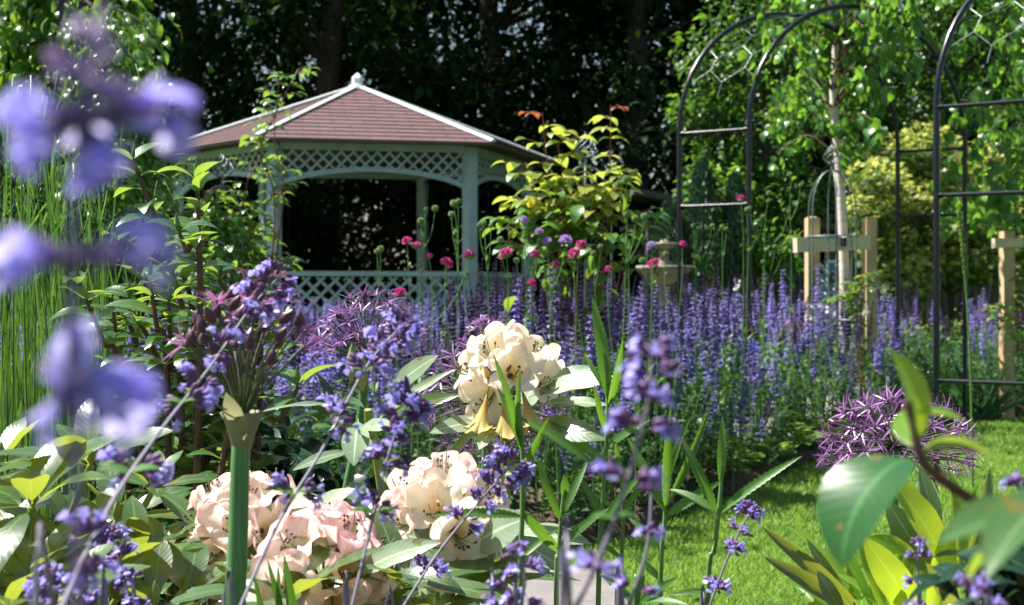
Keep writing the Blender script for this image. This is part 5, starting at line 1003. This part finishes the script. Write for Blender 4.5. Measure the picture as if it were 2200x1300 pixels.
# ------------------------------------------------------------------ foreground catmint stems
def floret_parts():
    "catmint floret along +X, 1 unit = total length"
    out = []; m = MB()
    m.tube([[0, 0, 0], [.12, 0, .01], [.35, 0, .03], [.48, 0, .04]], [.05, .10, .11, .10], 7, 0, cap=False)
    m.tube(smoothpath([[.3, 0, .03], [.5, 0, .06], [.68, 0, .12], [.78, 0, .15]], 5), [.06, .06, .085, .13, .15], 8, 1, cap=False)
    V, Fc, UV, _ = leafT(.62, 6, -.25, 1.7, -.15, .68, pw=.55)[0]; m.add(V * [.5, .75, .5] + [.74, 0, .04], Fc, 1)          # lower lip
    for sg in (-1, 1): V, Fc, UV, _ = leafT(.6, 3, .2, .9, .3, .6, pw=.6)[0]; a = sg * .9; V = V * .24; m.add(np.stack([V[:, 0] * math.cos(a) - V[:, 1] * math.sin(a), V[:, 0] * math.sin(a) + V[:, 1] * math.cos(a), V[:, 2]], 1) + [.72, sg * .08, .13], Fc, 1)
    V, Fc, UV, _ = leafT(.7, 3, .35, -.5, .6, .6, pw=.6)[0]; m.add(V * .26 + [.72, 0, .22], Fc, 1)
    off = 0
    for V, L, S, Mi, T in zip(m.V, m.L, m.S, m.M, m.T): out.append((V, (L - off).reshape(-1, S[0]), T[0], int(Mi[0]))); off += len(V)
    return out
FP = floret_parts(); BP = pod(1, .22, 0, 6, prof=((0, .3), (.25, .9), (.75, 1), (1, .25)))
def whorl(seed, nf, nb_, spread=1.0):
    r = np.random.default_rng(seed); b = MB()
    for side in (0, PI):
        n = nb_; a = side + r.normal(0, .65, n); D = np.stack([np.cos(a), np.sin(a), r.uniform(-.15, .9, n)], 1); b.inst(BP, frames(D, [[0, 0, 1]] * n, r.uniform(.0055, .008, n)), nrm(D) * .003 + [.004 * math.cos(side), 0, 0] + r.normal(0, .0014, (n, 3)), 0)
        n = nf; a = side + r.normal(0, .75, n); D = np.stack([np.cos(a), np.sin(a), r.uniform(-.25, .55, n)], 1)
        if n: b.inst(FP, frames(D, [[0, 0, 1]] * n, r.uniform(.0105, .0135, n) * spread), nrm(D) * .003 + [.004 * math.cos(side), 0, 0])
    return b.mesh('flower_cluster', [M['calyx'], M['corolla']])
WH = [whorl(100 + i, 4, 9) for i in range(4)] + [whorl(110 + i, 2, 9) for i in range(2)]
TIP = whorl(120, 0, 9)
NLT = leafT(.62, 8, .2, .7, .2, .35, serr=.12, pw=.7)
def catmint(label, path, whorls, scale=1.0, rs=.0013, leaves=(), root=True, seed=0):
    "path: list (px,py,z) from bottom to tip ; whorls: list (t, size)"
    global rng
    rng = np.random.default_rng(seed + 200); pts = [P(*p) for p in path]; g0 = pts[0]
    below = np.array([g0[0] + (g0[0] - pts[1][0]) * .5, g0[1] + .02, .03]); t = thing('catmint', label, 'catmint', below, 'catmint stems in the foreground')
    n = 34; pth = smoothpath(pts, n); st = MB(); allp = np.vstack([smoothpath([below, pts[0] + (pts[0] - pts[1]) * .25, pts[0]], 8)[:-1], pth]); st.tube(allp, np.concatenate([np.full(7, rs * 1.15), np.linspace(rs * 1.1, rs * .6, n)]), 7); st.build('stem', M['stem_grey'], t)
    for (f, s) in whorls:
        i = min(int(f * (n - 1)), n - 2); q = pth[i] + (pth[i + 1] - pth[i]) * (f * (n - 1) - i); d = nrm(pth[i + 1] - pth[i]); me = TIP if (f > .97 and s < .7) else WH[rng.integers(0, 6 if s < 1 else 4)]
        o = objof('flower_cluster', me, t, q, world=True, sc=s * scale); o.rotation_mode = 'QUATERNION'; o.rotation_quaternion = Vector(d.tolist()).to_track_quat('Z', 'Y') @ Matrix.Rotation(U(-.6, .6) + (PI / 2 if rng.random() < .5 else 0), 3, 'Z').to_quaternion()
    lf = MB()
    for (f, s) in leaves:
        i = min(int(f * (n - 1)), n - 2); q = pth[i]
        for sg in (-1, 1): lf.inst(NLT, frames([[sg, U(-.5, .1), .25]], [[0, -.2, 1]], s), [q])
    if leaves: lf.build('leaves', M['serrated'], t)
# long diagonal stem: near at the bottom, far at the top
catmint('long diagonal catmint stem rising from bottom left to the gazebo lattice', [(120, 1330, .62), (240, 1080, .78), (345, 925, .92), (450, 790, 1.05), (540, 660, 1.15), (610, 585, 1.2)], [(.12, 1.1), (.3, 1.1), (.49, 1.15), (.56, .9), (.66, 1.1), (.75, 1.05), (.83, 1.1), (.90, 1.1), (.955, 1.0), (1, .65)], 1.08, leaves=[(.3, .02), (.49, .014)], seed=1)
catmint('catmint stem crossing in front of the middle allium globe', [(505, 1330, .95), (600, 1120, 1.0), (690, 970, 1.05), (780, 800, 1.1), (835, 730, 1.12), (875, 690, 1.13)], [(.28, 1.2), (.48, 1.2), (.62, 1.2), (.71, 1.1), (.79, 1.15), (.86, 1.1), (.93, 1.0), (.97, .9), (1, .6)], 1.05, leaves=[(.28, .025), (.47, .018), (.62, .012)], seed=2)
catmint('upright catmint stem just left of the cream truss', [(750, 1330, 1.02), (790, 1160, 1.05), (828, 1000, 1.08), (865, 890, 1.1), (890, 850, 1.1)], [(.36, 1.2), (.52, 1.15), (.63, 1.1), (.73, 1.2), (.82, 1.3), (.88, 1.2), (.94, 1.1), (1, .6)], 1.05, leaves=[(.36, .02), (.52, .012)], seed=3)
catmint('catmint stem leaning right across the right peach truss', [(850, 1330, 1.25), (940, 1190, 1.28), (1020, 1090, 1.3), (1080, 1020, 1.3), (1110, 990, 1.3)], [(.2, 1.2), (.42, 1.15), (.55, 1.0), (.64, 1.2), (.74, 1.1), (.83, 1.2), (.92, 1.2), (1, .7)], 1.05, seed=4)
catmint('thick out-of-focus catmint spike over the border right of centre', [(1225, 1330, .62), (1300, 1170, .62), (1355, 1010, .62), (1395, 850, .62), (1400, 740, .62)], [(.18, 1.1), (.47, 1.15), (.64, 1.15), (.75, 1.15), (.85, 1.1), (.93, .9), (1, .8)], .82, leaves=[(.36, .012)], seed=5)
catmint('slender catmint flowering over the lawn at the bottom', [(1515, 1330, 1.3), (1555, 1220, 1.3), (1590, 1140, 1.3), (1618, 1088, 1.3)], [(.22, 1.15), (.50, 1.05), (.66, .95), (.85, .9), (.94, .8), (1, .6)], 1.0, seed=6)
catmint('short catmint spike before the lime-green leaves', [(1975, 1340, 1.1), (1972, 1250, 1.1), (1975, 1160, 1.1)], [(.2, 1.1), (.5, .8), (.78, .7), (.92, .6), (1, .6)], .85, seed=7)
catmint('blurred catmint in the bottom right corner', [(2120, 1360, .7), (2100, 1290, .7), (2090, 1250, .7)], [(.3, 1.0), (.7, .9), (1, .7)], .8, seed=8)
catmint('blurred catmint at the right edge above the corner', [(2210, 1200, .8), (2200, 1080, .8), (2195, 1035, .8)], [(.5, .8), (.9, .8), (1, .7)], .8, seed=9)
catmint('catmint stem in the bottom left among rhododendron leaves', [(285, 1330, 1.15), (262, 1220, 1.17), (235, 1140, 1.18)], [(.1, 1.1), (.38, 1.1), (.62, 1.1), (.85, 1.0), (1, .7)], 1.05, seed=10)
catmint('low catmint head in the bottom left corner', [(215, 1345, 1.0), (150, 1290, 1.0), (85, 1240, 1.0)], [(.3, 1.1), (.55, 1.2), (.75, 1.2), (.92, 1.0), (1, .7)], 1.05, leaves=[(.3, .02)], seed=11)
catmint('pale catmint stem at the bottom centre before the path', [(1110, 1340, .95), (1128, 1240, .95), (1105, 1180, .95)], [(.25, .95), (.6, .9), (.9, .8), (1, .6)], .95, seed=12)
catmint('low pale catmint under the right peach truss', [(1060, 1345, 1.0), (1080, 1290, 1.0), (1090, 1270, 1.0)], [(.4, 1.0), (.9, .9)], .9, seed=13)
catmint('catmint with sparse flowers behind the thick blurred spike', [(1340, 1330, .85), (1390, 1180, .85), (1400, 1030, .86)], [(.25, 1.0), (.6, .9)], .9, seed=14)
# extremely near blurred stem at the left : single flowers placed round an almost vertical stem
t = thing('catmint', 'hugely blurred violet catmint stem close to the lens at the left edge', 'catmint', P(160, 1500, .28) * [1, 1, 0] + [0, 0, .03], 'catmint stems in the foreground')
Z0 = .265; b = MB(); b.tube(smoothpath([P(175, 1500, Z0) * [1, 1, 0] + [0, 0, .03], P(165, 1400, Z0), P(150, 900, Z0), P(150, 620, Z0), P(165, 350, Z0), P(190, 60, Z0)], 40), .0007, 8); b.build('stem', M['mauve_dark'], t)
NP = retm(leafT(.8, 8, .2, .8, .3, .5, pw=.6), 1)
def nearflow(cx, cy, items, seed):
    r = np.random.default_rng(seed); b = MB(); c = P(cx, cy, Z0)
    for (x, y, s, k) in items:
        e = P(x, y, Z0 + r.uniform(-.006, .006)); d = e - c; L = np.linalg.norm(d) + .002; D = d + [0, -.3 * L, 0]; sz = s * .00008 * Z0 / .265
        if k:
            for _ in range(2):
                sL = s * .78 * Z0 / F * r.uniform(.8, 1.1); D3 = nrm([r.normal(), r.normal() * .5, r.normal()]); b.inst(NP, frames([D3], [[-.9 + r.normal() * .3, -.7, 1.1]], sL), [e - D3 * sL / 2 + r.normal(0, .0012, 3)], 2 if k == 2 else 1)
        if k == 1: b.inst(FP, frames([D], [[0, 0, 1]], np.array([[max(L * 1.0, sz), sz, sz]])), [c])
        else: b.inst(BP, frames([D], [[0, 0, 1]], np.array([[max(L, sz), sz * .6, sz * .6]])), [c])
    o = b.build('flower_cluster', [M['mauve_dark'], M['corolla_near'], M['mauve']], t)
nearflow(190, 80, [(150, 30, 60, 0), (225, 40, 60, 0), (180, 20, 50, 0), (235, 90, 60, 0), (170, 60, 70, 2), (215, 75, 80, 2)], 1)
nearflow(180, 150, [(120, 120, 70, 0), (115, 165, 70, 0), (240, 130, 70, 0), (215, 180, 70, 0), (150, 190, 70, 0), (135, 130, 110, 2), (220, 170, 100, 2), (240, 215, 100, 2)], 2)
nearflow(170, 250, [(60, 230, 150, 1), (70, 330, 170, 1), (200, 215, 80, 0), (330, 200, 120, 0), (375, 225, 160, 1), (380, 300, 150, 1), (190, 290, 170, 1), (200, 380, 180, 1), (150, 210, 70, 0), (260, 240, 80, 0), (130, 300, 70, 0), (250, 340, 120, 1), (110, 270, 110, 2), (340, 240, 120, 2), (60, 300, 120, 1)], 3)
nearflow(150, 550, [(50, 500, 120, 0), (40, 600, 170, 1), (30, 540, 150, 1), (270, 540, 120, 0), (330, 500, 130, 1), (360, 580, 150, 1), (100, 570, 80, 0), (220, 570, 90, 0), (300, 560, 100, 0)], 4)
nearflow(150, 820, [(170, 760, 160, 1), (140, 850, 160, 1), (250, 830, 150, 1), (280, 920, 160, 1), (310, 820, 130, 1), (120, 790, 90, 0), (210, 880, 130, 1), (220, 790, 100, 0), (290, 870, 120, 1)], 5)

# ------------------------------------------------------------------ blurred leafy twig at the right, near the lens
rng = np.random.default_rng(43)
t = thing('leafy_twig', 'out-of-focus twig with broad glossy leaves close to the lens at right', 'twig', P(2350, 1400, .62) * [1, 1, 0]); b = MB(); z = .62
b.tube(smoothpath([P(2400, 2000, z) * [1, 1, 0], P(2420, 1400, z), P(2250, 1180, z), P(2120, 1095, z), P(1990, 1000, z), P(1960, 900, z), P(1950, 860, z)], 30), np.linspace(.004, .0016, 30), 8); b.build('stem', M['stem_brown'], t)
GL = leafT(.5, 16, .3, .7, .3, .45, pw=.7); GB = leafT(.5, 16, .32, 1.3, .45, .42, pw=.65)
for (a, e, wp, T, up) in [((1945, 985, z), (1775, 1205, .60), 225, GB, (-.45, -.25, .85)), ((1968, 950, z), (1918, 750, .63), 78, leafT(.4, 14, .9, .3, .1, .5, pw=.7), (.9, -.8, .1)), ((1985, 975, z), (2180, 985, .60), 130, GB, (-.1, .35, 1)), ((1960, 890, z), (2075, 905, .61), 48, GL, (0, -.2, 1)), ((1975, 960, z), (1935, 880, .66), 50, GL, (-.7, -.6, .2)), ((2260, 1110, .52), (2020, 1160, .50), 120, GL, (0, -.35, 1)), ((2280, 1060, .52), (2120, 1230, .48), 130, GL, (-.2, -.2, 1)), ((2240, 1170, .52), (2330, 1290, .5), 100, GL, (0, -.4, 1)), ((2230, 1150, .5), (2080, 1240, .53), 90, GL, (0, -.4, 1))]:
    lf = MB(); pleaf(lf, a, e, wp, T, up); lf.build('leaf', M['rhodo_lime' if (wp < 80) else 'dark_gloss' if wp > 200 else 'glossy_leaf'], t)  # darker or lime leaf colour stands in for shading and backlight
# dark leaves filling the lower right corner
t = thing('evergreen_shrub', 'dark leafy shrub corner at the far bottom right', 'shrub', P(2200, 1300, 1.0) * [1, 1, 0]); b = MB(); lf = MB(); cc = [P(2190, 1250, .95), P(2230, 1190, 1.0), P(2150, 1300, .95), P(2240, 1300, .9)]; blob(lf, cc, .035, 90, .05, leafT(.45, 6, .2, 1, .3), 0)
for c in cc: bstem(b, [P(2200, 1300, 1.0) * [1, 1, 0], (c + P(2200, 1300, 1.0)) / 2, c], .005, .003, 6)
b.build('stems', M['stem_brown'], t); lf.build('leaves', M['camellia_dark'], t)

# tell apart the border plants that would otherwise share a label
from collections import defaultdict
bl = defaultdict(list)
for o in COL.objects:
    if o.parent is None and o.get('group', '') and 'in the border' in o['group']: bl[o['label']].append(o)
for lb, os_ in bl.items():
    os_.sort(key=lambda o: o.location.x / o.location.y)
    nm = {1: [None], 2: ['left one', 'right one'], 3: ['left one', 'middle one', 'right one']}.get(len(os_))
    if nm is None: continue
    for o, q in zip(os_, nm):
        if q and len(lb.split()) <= 14: o['label'] = lb + ', ' + q
